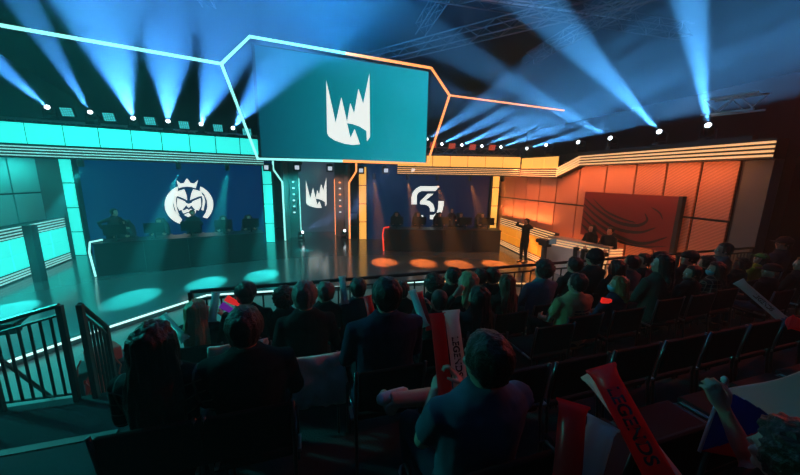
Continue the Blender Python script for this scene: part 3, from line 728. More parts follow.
def hair_mesh(style):
    if style in hair_cache: return hair_cache[style]
    bm = B()
    if style in ('short', 'curly', 'bun', 'buzz'):
        g = {'short': .017, 'curly': .036, 'bun': .014, 'buzz': .007}[style]
        ell(bm, (0, -.022, .028), (.074 + g, .088 + g, .085 + g)); ell(bm, (0, -.05, -.03), (.062 + g * .6, .05 + g * .6, .05))
        if style == 'bun': ell(bm, (0, -.12, .06), (.036, .034, .036))
        if style == 'curly': ell(bm, (0, .03, .085), (.07, .05, .035))
    else:
        ell(bm, (0, -.02, .03), (.092, .106, .096)); L = {'long': .42, 'bob': .14, 'mid': .24}[style]
        loft(bm, [((0, -.03, .06), .096, .092, XA, YA), ((0, -.035, -.02), .108, .088, XA, YA), ((0, -.055, -.10), .122 if style == 'bob' else .112, .078, XA, YA), ((0, -.085, -.06 - L * .5), .132 if L > .2 else .105, .055, XA, YA), ((.012, -.095, -.06 - L * .8), .118 if L > .2 else .1, .045, XA, YA), ((-.015, -.10, -.06 - L), .07, .024, XA, YA)], 18)
    for v_ in bm.verts:                     # open the face
        p = v_.co
        if p.y > .02 and p.z < .075 and style != 'x':
            k = min(1, (p.y - .02) / .04) * min(1, (.085 - p.z) / .03); p.y -= k * (p.y - .015) * .95
            if abs(p.x) < .06: p.x *= .8
    me = remeshed('hair', bm, .0085, 1, {'short': .008, 'curly': .016, 'bun': .004, 'buzz': .002}.get(style, .013), 55 if style in ('curly',) else 30, (1, 1, 1) if style == 'curly' else (1.4, 1.4, .15))
    hair_cache[style] = me; return me
def hair_mat(name, c): return mat('hair_' + name, c, .42, bump=.5, bscale=90)
HM = {'black': hair_mat('black', (.012, .010, .009)), 'brown': hair_mat('brown', (.045, .022, .013)), 'blond': hair_mat('blond', (.42, .30, .16)), 'grey': hair_mat('grey', (.16, .14, .12)), 'red': hair_mat('auburn', (.14, .04, .02)), 'ginger': hair_mat('ginger', (.28, .12, .04))}
def mesh_child(name, me, m, parent, mtx=None, label=None):
    o = bpy.data.objects.new(name, me if me.users == 0 else me); COL.objects.link(o); o.parent = parent
    if mtx is not None: o.matrix_local = mtx
    if not len(me.materials): me.materials.append(None)
    o.material_slots[0].link = 'OBJECT'; o.material_slots[0].material = m
    if label: o['label'] = label
    return o
_small = {}
def small_mesh(key, fn):
    if key not in _small:
        bm = B(); fn(bm); bmesh.ops.recalc_face_normals(bm, faces=bm.faces); me = bpy.data.meshes.new(key); bm.to_mesh(me); bm.free()
        me.polygons.foreach_set('use_smooth', [True] * len(me.polygons)); _small[key] = me
    return _small[key]
def _cap(bm):
    rg = []
    for k in range(8):
        t = k / 7 * PI / 2; rg.append(((0, -.02, .035 + math.sin(t) * .085), .095 * math.cos(t) + .002, .108 * math.cos(t) + .002, XA, YA))
    loft(bm, [((0, -.02, .012), .094, .107, XA, YA)] + rg, 20)
def _brim(bm): loft(bm, [((0, .105, .028), .075, .068, XA, YA), ((0, .105, .036), .072, .064, XA, YA)], 20)
def _beanie(bm):
    loft(bm, [((0, -.022, -.005), .094, .106, XA, YA), ((0, -.022, .03), .098, .108, XA, YA), ((0, -.024, .035), .092, .104, XA, YA), ((0, -.026, .09), .082, .09, XA, YA), ((0, -.03, .125), .05, .055, XA, YA), ((0, -.03, .138), .015, .015, XA, YA)], 20)
def _specs(bm):
    for s in (-1, 1):
        ring_tube(bm, [Vector((.033 * s + .024 * math.cos(t * PI / 6), .1, -.0 + .018 * math.sin(t * PI / 6))) for t in range(12)], .0025, 5, closed=True)
        ring_tube(bm, [(.057 * s, .098, .003), (.078 * s, .03, .004), (.08 * s, -.01, -.004)], .0025, 5)
    ring_tube(bm, [(-.01, .102, .002), (.01, .102, .002)], .0025, 5)
def _mask(bm): loft(bm, [((0, .045, -.095), .03, .035, XA, YA), ((0, .048, -.07), .058, .05, XA, YA), ((0, .05, -.04), .066, .058, XA, YA), ((0, .05, -.02), .045, .058, XA, YA)], 16)
def _phones(bm):
    ring_tube(bm, [(.092 * math.cos(t * PI / 12), -.01, .02 + .112 * math.sin(t * PI / 12)) for t in range(13)], .009, 6)
    for s in (-1, 1): loft(bm, [((.078 * s, -.01, -.005), .03, .038, YA, Vector((0, 0, 1))), ((.1 * s, -.01, -.005), .028, .036, YA, Vector((0, 0, 1)))], 14)
def _beard(bm):
    ell(bm, (0, .028, -.075), (.06, .062, .045)); ell(bm, (0, .075, -.048), (.03, .014, .008))
def person(label, loc, face, kind='seat', yaw=0.0, pitch=0.0, lean=-.05, fem=False, wide=1.0, hl=(-.16, .30, .66), hr=(.16, .30, .66), sleeve='long', vox=.012,
           curl=.9, legs='n', eh=None, hair='short', hc='brown', shirt=None, trousers=None, skin=None, extra=(), shoe=None, group=None, cat='person', sc=1.0):
    key = (kind, round(yaw, 2), round(pitch, 2), lean, fem, wide, tuple(hl), tuple(hr), sleeve, vox, curl, legs, eh)
    body, sh, tr, shoes, hm, hp = build_pose(key)
    t = thing('person', label, cat, loc, face, group); t.scale = (sc, sc, sc)
    mesh_child('body', body, skin or skin_m, t)
    mesh_child('shirt', sh, shirt or mat('black_shirt', (.012, .012, .014), .85), t)
    mesh_child('trousers', tr, trousers or mat('dark_trousers', (.012, .014, .02), .85), t)
    for me in shoes: mesh_child('shoe', me, shoe or mat('dark_shoe', (.02, .02, .02), .6), t)
    if hair: mesh_child('hair', hair_mesh(hair), HM[hc], t, hm)
    for e in extra:
        if e == 'cap': mesh_child('cap', small_mesh('cap', _cap), EX['cap'], t, hm); mesh_child('cap_brim', small_mesh('cap_brim', _brim), EX['cap'], t, hm)
        elif e == 'greencap': mesh_child('cap', small_mesh('cap', _cap), EX['greencap'], t, hm, 'green cap'); mesh_child('cap_brim', small_mesh('cap_brim', _brim), EX['greencap'], t, hm)
        else: mesh_child(e, small_mesh(e, {'beanie': _beanie, 'glasses': _specs, 'face_mask': _mask, 'headset': _phones, 'beard': _beard}[e]), EX[e], t, hm)
    if vox < .013 and abs(yaw) > .5:
        for s in (-1, 1):
            bm = B(); ell(bm, (.031 * s, .073, -.004), (.0125, .011, .0095), None, 2); e = new_obj('eye', bm, eye_m, t, True); e.matrix_local = hm
    return t
EX = {'cap': mat('dark_cap', (.02, .02, .025), .8), 'greencap': mat('green_cap', (.10, .30, .08), .8), 'beanie': mat('knit_beanie', (.02, .02, .025), .95, bump=.6, bscale=120), 'glasses': metal_dark,
      'face_mask': mat('blue_face_mask', (.25, .5, .65), .8), 'headset': mat('headset_plastic', (.02, .02, .022), .4), 'beard': HM['brown']}

# ================================================================== desks on stage
def desk(p, q, h, tube_m, tube_end, label):
    t = thing('players_desk', label, 'desk', p); d = (q - p); L = d.length; t.rotation_euler = (0, 0, math.atan2(d.y, d.x))
    fm = mat('black_desk_front', (.022, .022, .026), .45)
    for k in range(4):
        bm = B(); box(bm, (L * (k + .5) / 4, .03, h / 2), (L / 4 - .008, .04, h - .03), bev=.004); new_obj('front_panel', bm, fm, t)
    bm = B(); box(bm, (L / 2, .42, h - .02), (L + .04, .86, .04), bev=.008); new_obj('desk_top', bm, fm, t)
    for x in (0.02, L - .02): bm = B(); box(bm, (x, .42, h / 2 - .02), (.04, .8, h - .04)); new_obj('side_panel', bm, fm, t)
    bm = B(); x = -.06 if tube_end == 0 else L + .06
    pts = [(x, .02, .02), (x - (.05 if tube_end == 0 else -.05), .02, h * .75), (x, .02, h + .05), (x + (.22 if tube_end == 0 else -.22), .3, h + .06)]
    ring_tube(bm, pts, .028, 8); new_obj('light_tube', bm, tube_m, t)
    bm = B(); box(bm, (L / 2, 1.75, .15), (L + .2, 1.75, .3), bev=.01); new_obj('riser', bm, black, t)
    return t, d.normalized(), Vector((-d.y, d.x, 0)).normalized(), L
DL = (S(-6.64, -5.06), S(-1.95, -3.71)); DR = (S(2.95, -3.05), S(8.02, -4.15))
tL, dL, nL, lenL = desk(*DL, 1.07, teal_tube, 0, 'long black desk of the left team with teal light tube at its end')
tR, dR, nR, lenR = desk(*DR, 1.0, red_tube, 0, 'long black desk of the right team with a red light tube')
def make_monitor():
    t = thing('desk_monitor', 'monitor', 'monitor')
    bm = B(); box(bm, (0, 0, .36), (.58, .035, .34), bev=.01); new_obj('monitor_shell', bm, metal_dark, t)
    bm = B(); box(bm, (0, .02, .36), (.54, .006, .30)); new_obj('screen', bm, mat('monitor_glow', (.02, .02, .02), .3, emit=(.3, .5, .6), strength=.5), t)
    bm = B(); box(bm, (0, 0, .12), (.05, .03, .24)); new_obj('stand', bm, metal_dark, t)
    bm = B(); box(bm, (0, 0, .008), (.24, .18, .016), bev=.004); new_obj('foot', bm, metal_dark, t); return t
def make_gchair():
    t = thing('gaming_chair', 'chair', 'chair'); g = mat('black_chair_leather', (.012, .012, .014), .4)
    bm = B(); box(bm, (0, 0, .46), (.5, .5, .12), bev=.04); new_obj('seat', bm, g, t)
    bm = B(); loft(bm, [((0, -.24, .5), .22, .05, XA, YA), ((0, -.27, .8), .27, .05, XA, YA), ((0, -.3, 1.05), .24, .05, XA, YA), ((0, -.31, 1.2), .14, .045, XA, YA), ((0, -.31, 1.28), .12, .03, XA, YA)], 16); new_obj('backrest', bm, g, t, True)
    for s in (-1, 1):
        bm = B(); ring_tube(bm, [(.24 * s, -.1, .46), (.3 * s, -.1, .5), (.3 * s, -.1, .66)], .02, 6); box(bm, (.3 * s, 0, .68), (.08, .28, .03), bev=.01); new_obj('armrest', bm, g, t)
    bm = B(); ring_tube(bm, [(0, 0, .08), (0, 0, .42)], .03, 8); new_obj('gas_lift', bm, metal_dark, t)
    bm = B()
    for k in range(5): ring_tube(bm, [(0, 0, .09), (.27 * math.cos(k * 2 * PI / 5), .27 * math.sin(k * 2 * PI / 5), .05)], .022, 6)
    new_obj('star_base', bm, metal_dark, t); return t
monitor = make_monitor(); gchair = make_gchair(); register(monitor); register(gchair)
first = {monitor: True, gchair: True}
def put(proto, loc, rz, label, group):
    o = proto if first[proto] else copy_tree(proto); first[proto] = False
    o.location = loc; o.rotation_euler = (0, 0, rz); o['label'] = label; o['group'] = group; return o
jersL = mat('grey_jersey', (.06, .07, .08), .8); jersR = mat('navy_jersey', (.03, .03, .06), .8)
ordw = ['first', 'second', 'third', 'fourth', 'fifth']
for (p, d, n, L, h, team, fr, jm, face) in ((DL[0], dL, nL, lenL, 1.07, 'left', (.10, .31, .52, .73, .92), jersL, 0), (DR[0], dR, nR, lenR, 1.0, 'right', (.10, .30, .5, .70, .90), jersR, 0)):
    ang = math.atan2(d.y, d.x)
    for i, f in enumerate(fr):
        c = p + d * L * f
        put(monitor, c + n * .34 + Vector((0, 0, h)), ang, '%s monitor from the left end of the %s team desk' % (ordw[i], team), 'monitors on the players desks')
        put(gchair, c + n * 1.45 + Vector((0, 0, .3)), ang + PI, '%s high backed chair from the left behind the %s desk' % (ordw[i], team), 'chairs behind the players desks')
        if (team, i) in (('left', 2),): continue
        person('%s seated player from the left at the %s team desk, wearing headset' % (ordw[i], team), c + n * 1.42 + Vector((0, 0, .3)), ang + PI, lean=.16, hl=(-.2, .45, .8), hr=(.2, .45, .8), vox=.02, hair='short', hc=('black', 'brown')[i % 2],
               shirt=jm, extra=('headset',), group='players at the desks', wide=1.0)
pxy = lambda p, d, L, f, n, k: p + d * L * f + n * k
person('standing coach leaning over the left end of the left desk', pxy(DL[0], dL, lenL, .05, nL, 1.0) + Vector((0, 0, .3)), math.atan2(dL.y, dL.x) - PI / 2 - .6, 'stand', lean=.35, hl=(-.25, .3, 1.1), hr=(.3, .05, 1.1), vox=.02, hair='short', hc='black', shirt=mat('charcoal_hoodie', (.03, .03, .035), .85))
person('person standing before the white lion emblem behind left desk', pxy(DL[0], dL, lenL, .53, nL, 1.0) + Vector((0, 0, .3)), math.atan2(dL.y, dL.x) + PI, 'stand', lean=.1, hl=(-.2, .25, 1.15), hr=(.2, .25, 1.15), vox=.02, hair='short', hc='black', shirt=mat('dark_teal_top', (.02, .05, .06), .85), sc=.93)
person('coach standing behind the middle of the right team desk', pxy(DR[0], dR, lenR, .60, nR, 1.0) + Vector((0, 0, .3)), math.atan2(dR.y, dR.x) + PI, 'stand', lean=.05, hl=(-.2, .25, 1.15), hr=(.2, .3, 1.2), vox=.02, hair='short', hc='black', shirt=jersR, sc=.9)
# camera operator standing on the right of the stage
person('dark clothed operator standing by glowing amber wall with hands up at headset', S(8.0, -5.9), A + PI * .55, 'stand', lean=.0, hl=(-.22, .16, 1.60), hr=(.22, .16, 1.60), vox=.016, hair='short', hc='black', shirt=mat('black_top', (.015, .012, .012), .85), extra=('headset',), curl=1.2)

# ---- caster desk, red board, casters
bt = thing('art_board', 'large red board with dark curved brush strokes on the orange wing wall', 'board', S(9.22, -8.8, 2.12), A)
bm = B(); box(bm, (.03, 0, 0), (.08, 3.0, 1.5), bev=.005); new_obj('board_panel', bm, mat('red_board', (.20, .014, .012), .5), bt)
bm = B(); box(bm, (.02, -1.56, 0), (.12, .1, 1.52)); new_obj('board_edge', bm, black, bt)
bm = B()
def swoosh(pts, w0):
    """tapered brush stroke; pts in the board's own u (0 far end .. 1 near end), v (0 bottom .. 1 top)"""
    P = [Vector((0, 1.5 - 3.0 * u_, -.75 + 1.5 * v_)) for u_, v_ in pts]
    # smooth sampling
    S_ = []
    for i in range(len(P) - 1):
        p0, p1, p2, p3 = P[max(i - 1, 0)], P[i], P[i + 1], P[min(i + 2, len(P) - 1)]
        for k in range(8):
            t = k / 8; S_.append(.5 * ((2 * p1) + (p2 - p0) * t + (2 * p0 - 5 * p1 + 4 * p2 - p3) * t * t + (3 * p1 - p0 - 3 * p2 + p3) * t ** 3))
    S_.append(P[-1]); N = len(S_); fr, bk = [], []
    for i, p in enumerate(S_):
        t = (S_[min(i + 1, N - 1)] - S_[max(i - 1, 0)]).normalized(); n = Vector((0, -t.z, t.y)); w_ = w0 * (.08 + math.sin(PI * min(1, (i / (N - 1)) * .95 + .03)) ** .8)
        fr.append((bm.verts.new(p + n * w_ + Vector((-.016, 0, 0))), bm.verts.new(p - n * w_ + Vector((-.016, 0, 0)))))
    for i in range(N - 1): bm.faces.new((fr[i][0], fr[i + 1][0], fr[i + 1][1], fr[i][1]))
for pts, w_ in [([(.0, .86), (.2, .62), (.45, .42), (.66, .40), (.76, .52), (.73, .66)], .045), ([(.12, .86), (.3, .62), (.5, .5), (.66, .46)], .03), ([(.0, .72), (.2, .48), (.45, .28), (.7, .28), (.85, .42)], .045),
                ([(.0, .58), (.2, .34), (.5, .12), (.75, .08), (.96, .28)], .05), ([(.0, .42), (.2, .2), (.4, .05), (.6, .02)], .045), ([(.0, .25), (.12, .12), (.25, .03)], .05), ([(.3, .14), (.5, .02), (.75, -.01 + .03), (.97, .12)], .02), ([(.78, .78), (.86, .7), (.9, .58)], .02)]:
    swoosh(pts, w_)
new_obj('brush_strokes', bm, mat('black_ink', (.012, .006, .006), .5), bt)
ct = thing('presenter_desk', 'white fronted presenter desk edged with warm light strips', 'desk')
C0, C1 = S(8.15, -7.0), S(8.72, -9.0); C2 = S(9.2, -9.0)
bm = B(); slab(bm, C1, C0, 0, 1.22, -.04, 0); new_obj('front_panel', bm, mat('white_desk_front', (.62, .60, .60), .4), ct)
bm = B(); slab(bm, C1, C0, 1.22, 1.27, -.45, .03); new_obj('desk_top', bm, mat('pale_desk_top', (.5, .45, .42), .35), ct)
bm = B(); slab(bm, C2, C1, 0, 1.22, -.04, 0); new_obj('side_panel', bm, mat('white_desk_front'), ct)
for k in range(3):
    bm = B(); z = 1.17 - .085 * k; i0 = .06 * k; e_ = C1.lerp(C0, (.05 + i0) / 2.0)
    slab(bm, e_, C0, z, z + .028, .0, .02); new_obj('light_strip', bm, orange_strip, ct)
    bm = B(); slab(bm, e_, C1.lerp(C0, (.05 + i0 + .03) / 2.0), .1, z, .0, .02); new_obj('light_strip', bm, orange_strip, ct)
    bm = B(); slab(bm, C2, C1, z, z + .028, .0, .02); new_obj('light_strip', bm, orange_strip, ct)
mt2 = face_matrix(C0, C1); bm = B()
prism(bm, [(1.15 + (x - 200) / 231 * .17, .62 + (234 - y) / 377 * .22) for x, y in LEC], .006, face_matrix(C1, C0) @ Matrix.Translation((0, -.012, 0)) @ Matrix.Scale(1, 4))
new_obj('spiked_mark', bm, mat('grey_mark', (.1, .1, .1), .5), ct)
person('presenter in black with long hair, left of two behind white desk', S(8.85, -8.15, .5), A + PI / 2 + .1, lean=.05, fem=True, hair='long', hc='black', vox=.018, shirt=mat('black_top'))
person('presenter in black, right of two behind the white desk', S(8.95, -8.72, .5), A + PI / 2 + .2, lean=.02, hair='short', hc='black', vox=.018, shirt=mat('black_shirt'))
for k, (b_, lab) in enumerate([(-8.15, 'tall stool under the left presenter'), (-8.72, 'tall stool under the right presenter')]):
    t = thing('bar_stool', lab, 'stool', S(8.85 + .1 * k, b_, 0), A, 'presenter stools')
    bm = B(); lathe(bm, [(.17, .84), (.19, .86), (.19, .92), (.16, .94)]); new_obj('seat', bm, black, t)
    bm = B(); ring_tube(bm, [(0, 0, .02), (0, 0, .85)], .03, 8); new_obj('stem', bm, chrome, t)
    bm = B(); lathe(bm, [(.2, .0), (.2, .015), (.04, .03)]); new_obj('foot', bm, chrome, t)
# pedestal camera left of the presenter desk
t = thing('broadcast_camera', 'black pedestal camera with monitor at the left end of white desk', 'camera', S(7.75, -7.35), A)
bm = B(); box(bm, (0, 0, 1.12), (.22, .42, .24), bev=.02); new_obj('camera_body', bm, black, t)
bm = B(); lathe(bm, [(.06, 0), (.07, .14), (.08, .2)], mtx=Matrix.Translation((0, .2, 1.12)) @ Matrix.Rotation(-PI / 2, 4, 'X')); new_obj('lens', bm, metal_dark, t, True)
bm = B(); box(bm, (.1, -.26, 1.2), (.26, .04, .18), bev=.01); new_obj('viewfinder', bm, mat('viewfinder_glow', (.02, .02, .02), .3, emit=(.15, .2, .22), strength=.4), t)
bm = B(); lathe(bm, [(.14, 0.1), (.14, .5), (.09, .55), (.09, .98)]); new_obj('pedestal', bm, black, t, True)
for k in range(3): bm = B(); ring_tube(bm, [(0, 0, .16), (.36 * math.cos(k * 2.094), .36 * math.sin(k * 2.094), .05)], .03, 6); new_obj('foot', bm, black, t)

# ================================================================== tribune
TA = A + math.radians(3.7); TU = Vector((math.cos(TA), math.sin(TA), 0)); TV = Vector((math.sin(TA), -math.cos(TA), 0)); T0 = S(-1.17, -12.55)
def T(t, c, z=0.0): return T0 + TU * t + TV * c + Vector((0, 0, z))
TIER = [(0.0, .77), (.95, .97), (1.75, 1.17), (2.55, 1.37), (3.62, 1.57)]
carpet = mat('dark_carpet', (.028, .045, .05), .9, bump=.3, bscale=60)
nosing = mat('worn_step_nosing', (.09, .11, .11), .6)
for i, (c0, z) in enumerate(TIER):
    c1 = TIER[i + 1][0] if i + 1 < len(TIER) else 7.5
    bm = B(); floor_poly(bm, [T(-4.2, c1), T(13, c1), T(13, c0), T(-4.2, c0)][::-1], -.16 if i == 0 else -.16, z)
    bmesh.ops.recalc_face_normals(bm, faces=bm.faces)
    struct(new_obj('floor_tier', bm, carpet))
    if i:
        bm = B(); a_, b_ = T(-4.2, c0 + .01), T(-.35, c0 + .01); slab(bm, a_, b_, z + .001, z + .009, -.06, .012); struct(new_obj('trim_%d' % (i + 1), bm, nosing))
# stair down to the hall floor at the left front corner
bm = B()
for k in range(3): floor_poly(bm, [T(-1.6, -.28 * k), T(-1.6, -.28 * (k + 1)), T(-.95, -.28 * (k + 1)), T(-.95, -.28 * k)], -.16, .77 - .23 * (k + 1))
bmesh.ops.recalc_face_normals(bm, faces=bm.faces); struct(new_obj('floor_stair', bm, carpet))
def railing(label, pts, h_pts, foot, n, mrail, name='railing', gate=False, balr=.011):
    """pts: xy of posts; handrail heights h_pts, foot height per post"""
    t = thing(name, label, 'railing')
    for i in range(len(pts)):
        bm = B(); box(bm, (pts[i].x, pts[i].y, (foot[i] + h_pts[i]) / 2), (.05, .05, h_pts[i] - foot[i]), TA, bev=.004); new_obj('post', bm, black, t)
    for i in range(len(pts) - 1):
        p, q = pts[i], pts[i + 1]
        bm = B(); ring_tube(bm, [Vector((p.x, p.y, h_pts[i])), Vector((q.x, q.y, h_pts[i + 1]))], .024, 8); new_obj('handrail', bm, mrail, t)
        for dz in (-.1, None):
            bm = B(); z0, z1 = (h_pts[i] + dz, h_pts[i + 1] + dz) if dz else (foot[i] + .09, foot[i + 1] + .09)
            ring_tube(bm, [Vector((p.x, p.y, z0)), Vector((q.x, q.y, z1))], .014, 6); new_obj('cross_bar', bm, black, t)
        for k in range(1, n[i]):
            f = k / n[i]; x = p.lerp(q, f); zt = h_pts[i] + (h_pts[i + 1] - h_pts[i]) * f - .09; zb = foot[i] + (foot[i + 1] - foot[i]) * f + .08
            bm = B(); ring_tube(bm, [Vector((x.x, x.y, zb)), Vector((x.x, x.y, zt))], balr, 6); new_obj('baluster', bm, black, t)
    return t
rp = [T(t_, -.03) for t_ in (0, 2.0, 4.0, 6.0)]
railing('long black front railing between the audience and the stage', rp, [1.87] * 4, [.77] * 4, [13, 13, 13], black)
railing('black railing at far right in front of the last seats', [T(6.25, -.03), T(8.2, -.03), T(10.5, -.03)], [1.87] * 3, [.77] * 3, [18, 20], black)
wornrail = mat('worn_black_handrail', (.05, .03, .025), .35, .3, var=.4, vscale=4)
railing('black railing with worn handrail left of the aisle', [S(-3.5, -12.75), S(-2.93, -12.72), S(-2.3, -12.70)], [1.62, 1.70, 1.87], [.77, .77, .77], [5, 7], wornrail, balr=.013)
railing('short sloping black stair railing beside the aisle', [S(-2.14, -12.68), S(-2.2, -12.27)], [1.86, 1.42], [.60, .56], [6], black, balr=.013)

# camera crane and cable clutter seen through the left railing
t = thing('camera_crane', 'dark camera crane head behind the left railing', 'camera', S(-4.1, -11.4, -.16), A + .15)
bm = B(); box(bm, (-.2, 0, 1.28), (1.1, .14, .16), bev=.02); new_obj('crane_arm', bm, black, t)
bm = B(); box(bm, (-.55, -.02, 1.25), (.4, .26, .26), bev=.03); new_obj('camera_body', bm, metal_dark, t)
bm = B(); ring_tube(bm, [(.3, 0, 1.3), (.55, 0, 1.5), (.7, 0, 1.5)], .025, 6); new_obj('pan_handle', bm, black, t)
bm = B(); lathe(bm, [(.05, .9), (.06, 1.25)]); new_obj('centre_column', bm, black, t)
for k in range(3): bm = B(); ring_tube(bm, [(0, 0, 1.0), (.45 * math.cos(k * 2.094 + .5), .45 * math.sin(k * 2.094 + .5), .02)], .026, 6); new_obj('leg', bm, black, t)
t = thing('equipment_trolley', 'black equipment trolley with red cases behind the stair railing', 'trolley', S(-2.75, -11.55, -.16), A + .5)
bm = B(); box(bm, (0, 0, .45), (.5, .4, .6), bev=.02); new_obj('case', bm, black, t)
bm = B(); box(bm, (.02, -.02, .86), (.34, .3, .2), rz=.3, bev=.03); new_obj('red_case', bm, mat('red_case', (.55, .04, .03), .5), t)
bm = B(); box(bm, (-.1, -.22, .5), (.2, .06, .3), rz=.1, bev=.02); new_obj('red_pouch', bm, mat('red_case'), t)
for k in range(4): bm = B(); lathe(bm, [(.05, -.02), (.05, .02)], mtx=Matrix.Translation((.2 * (-1) ** k, .15 * (1 if k < 2 else -1), .06)) @ Matrix.Rotation(PI / 2, 4, 'Y')); new_obj('wheel', bm, black, t)
random.seed(3)
bm = B()
for k in range(7):
    p = Vector((-.25 + random.random() * .5, -.24, .95)); path = [p]
    for j in range(9): path.append(path[-1] + Vector((random.uniform(-.08, .08), random.uniform(-.04, .03), -.1)))
    ring_tube(bm, path, .011, 5)
new_obj('cable_tangle', bm, mat('orange_cable', (.35, .05, .03), .5), t)

# ---- chairs
def make_chair():
    t = thing('audience_chair', 'chair', 'chair'); fab = mat('black_chair_fabric', (.010, .010, .012), .8)
    bm = B(); box(bm, (0, 0, .45), (.44, .42, .045), bev=.015); new_obj('seat', bm, fab, t)
    bm = B(); box(bm, (0, -.235, .665), (.44, .028, .30), rx=.10, bev=.012); new_obj('backrest', bm, fab, t)
    for s in (-1, 1):
        bm = B(); ring_tube(bm, [(.235 * s, -.27, .0), (.235 * s, -.215, .44), (.235 * s, -.225, .60), (.235 * s, -.255, .825)], .0115, 8); new_obj('rear_leg', bm, dimchrome, t, True)
        bm = B(); ring_tube(bm, [(.235 * s, .2, .0), (.235 * s, .2, .42), (.235 * s, .17, .455), (.235 * s, -.2, .455)], .0115, 8); new_obj('front_leg', bm, dimchrome, t, True)
        bm = B(); box(bm, (.258 * s, -.17, .475), (.022, .12, .022), bev=.005); new_obj('link_clip', bm, chrome, t)
    return t
chair = make_chair(); register(chair); first[chair] = True
taken = []
def put_chair(p, z, label, group='audience chairs'):
    taken.append(p.copy()); return put(chair, Vector((p.x, p.y, z)), TA, label, group)
def seat_person(label, px, py, row_c, tier, clab=None, face=0.0, dz=0.0, **kw):
    """an audience member whose head shows at the given photo pixel, sitting in the row row_c metres behind the rail"""
    q = on_plane(px, py, T(0, row_c - .02), T(1, row_c - .02)); z = TIER[tier][1]
    p = Vector((q.x, q.y, 0)) ; p = p - (Matrix.Rotation(TA + face, 3, 'Z') @ Vector((0, kw.get('lean', -.05) * .62, 0)))
    scale = kw.pop('sc', None)
    if scale is None: scale = max(.86, min(1.1, (q.z - z + dz) / 1.235))
    mw = Matrix.Translation((p.x, p.y, z)) @ Matrix.Rotation(TA + face, 4, 'Z') @ Matrix.Scale(scale, 4)
    for k in ('hl', 'hr'):
        if k + 'w' in kw: kw[k] = tuple(mw.inverted() @ kw.pop(k + 'w'))
    t = person(label, Vector((p.x, p.y, z)), TA + face, sc=scale, **kw)
    c = p + (Matrix.Rotation(TA, 3, 'Z') @ Vector((0, .05, 0)))
    put_chair(c, z, clab or ('chair under the ' + label.split(',')[0])[:90])
    return t, q
def printed_shirt():
    """tan cloth with worn dark print lines across the upper back"""
    m = mat('tan_printed_shirt', (.42, .26, .13), .85); nt = m.node_tree; b = nt.nodes['Principled BSDF']
    tc = nt.nodes.new('ShaderNodeTexCoord'); sep = nt.nodes.new('ShaderNodeSeparateXYZ'); nt.links.new(tc.outputs['Object'], sep.inputs[0])
    def mth(op, a, b_=None):
        n = nt.nodes.new('ShaderNodeMath'); n.operation = op
        for k, v_ in enumerate((a, b_)):
            if v_ is None: continue
            if isinstance(v_, (int, float)): n.inputs[k].default_value = v_
            else: nt.links.new(v_, n.inputs[k])
        return n.outputs[0]
    x, y, z = sep.outputs
    inside = mth('MULTIPLY', mth('MULTIPLY', mth('GREATER_THAN', z, .78), mth('LESS_THAN', z, .94)), mth('MULTIPLY', mth('LESS_THAN', mth('ABSOLUTE', x), .11), mth('LESS_THAN', y, 0.0)))
    line = mth('GREATER_THAN', mth('FRACT', mth('MULTIPLY', z, 27.0)), .5)
    nz = nt.nodes.new('ShaderNodeTexNoise'); nz.inputs['Scale'].default_value = 60; nt.links.new(tc.outputs['Object'], nz.inputs[0])
    f = mth('MULTIPLY', mth('MULTIPLY', inside, line), mth('GREATER_THAN', nz.outputs[0], .42))
    mr = nt.nodes.new('ShaderNodeMix'); mr.data_type = 'RGBA'; mr.inputs['A'].default_value = (.42, .26, .13, 1); mr.inputs['B'].default_value = (.05, .04, .03, 1)
    nt.links.new(f, mr.inputs['Factor']); nt.links.new(mr.outputs['Result'], b.inputs['Base Color'])
    return m
M_ = lambda n, c, r=.85: mat(n, c, r)
R1, R2, R3, R4 = .62, 1.42, 2.2, 3.0
P_ = seat_person
navy = M_('navy_top', (.02, .03, .06)); dark = M_('black_shirt', (.012, .012, .014)); tan = printed_shirt(); denim = M_('denim_shirt', (.10, .19, .28)); greyt = M_('grey_shirt', (.16, .17, .18)); green = M_('dark_green_top', (.02, .06, .05)); blueg = M_('slate_blue_tee', (.06, .11, .15)); redj = M_('red_jacket', (.5, .02, .03)); lime = M_('olive_yellow_top', (.30, .33, .03))
# front row
P_('woman with long pale blond hair in the front row by the aisle', 197, 309, R1, 0, fem=True, hair='long', hc='blond', shirt=dark, yaw=-.15, hl=(-.1, .35, 1.0), hr=(.15, .36, .95))
P_('person in a dark cap in the front row, right of blond long-haired woman', 246, 292, R1, 0, hair='short', hc='black', shirt=dark, extra=('cap',), lean=.1)
P_('person with dark curls beside grey-haired man, front row', 284, 297, R1, 0, hair='curly', hc='black', shirt=dark)
P_('person with face turned left in the front row right of grey-haired man', 324, 291, R1, 0, hair='short', hc='grey', shirt=dark, yaw=.7)
P_('dark-haired man in the front row against the middle of the rail', 358, 287, R1, 0, hair='short', hc='black', shirt=navy, wide=1.05)
P_('person in black in the front row, right of the broad man', 402, 289, R1, 0, hair='short', hc='black', shirt=dark, yaw=-.3)
P_('person with big dark curls in the front row', 433, 283, R1, 0, hair='curly', hc='black', shirt=dark, yaw=.2)
P_('person with short dark hair, front row left of green-lit blond woman', 452, 275, R1 - .15, 0, hair='short', hc='black', shirt=dark, yaw=.5)
P_('woman with shoulder length blond hair in the front row', 467, 280, R1 + .25, 0, fem=True, hair='mid', hc='blond', shirt=dark, yaw=.5, pitch=-.2)
P_('small dark-haired head in the front row right of blond woman', 480, 276, R1 - .15, 0, hair='short', hc='black', shirt=dark)
P_('person in the front row before the auburn-haired woman', 492, 275, R1 - .1, 0, hair='short', hc='brown', shirt=dark)
P_('woman with long auburn hair in the front row', 506, 282, R1 + .15, 0, fem=True, hair='long', hc='red', shirt=dark, yaw=.2)
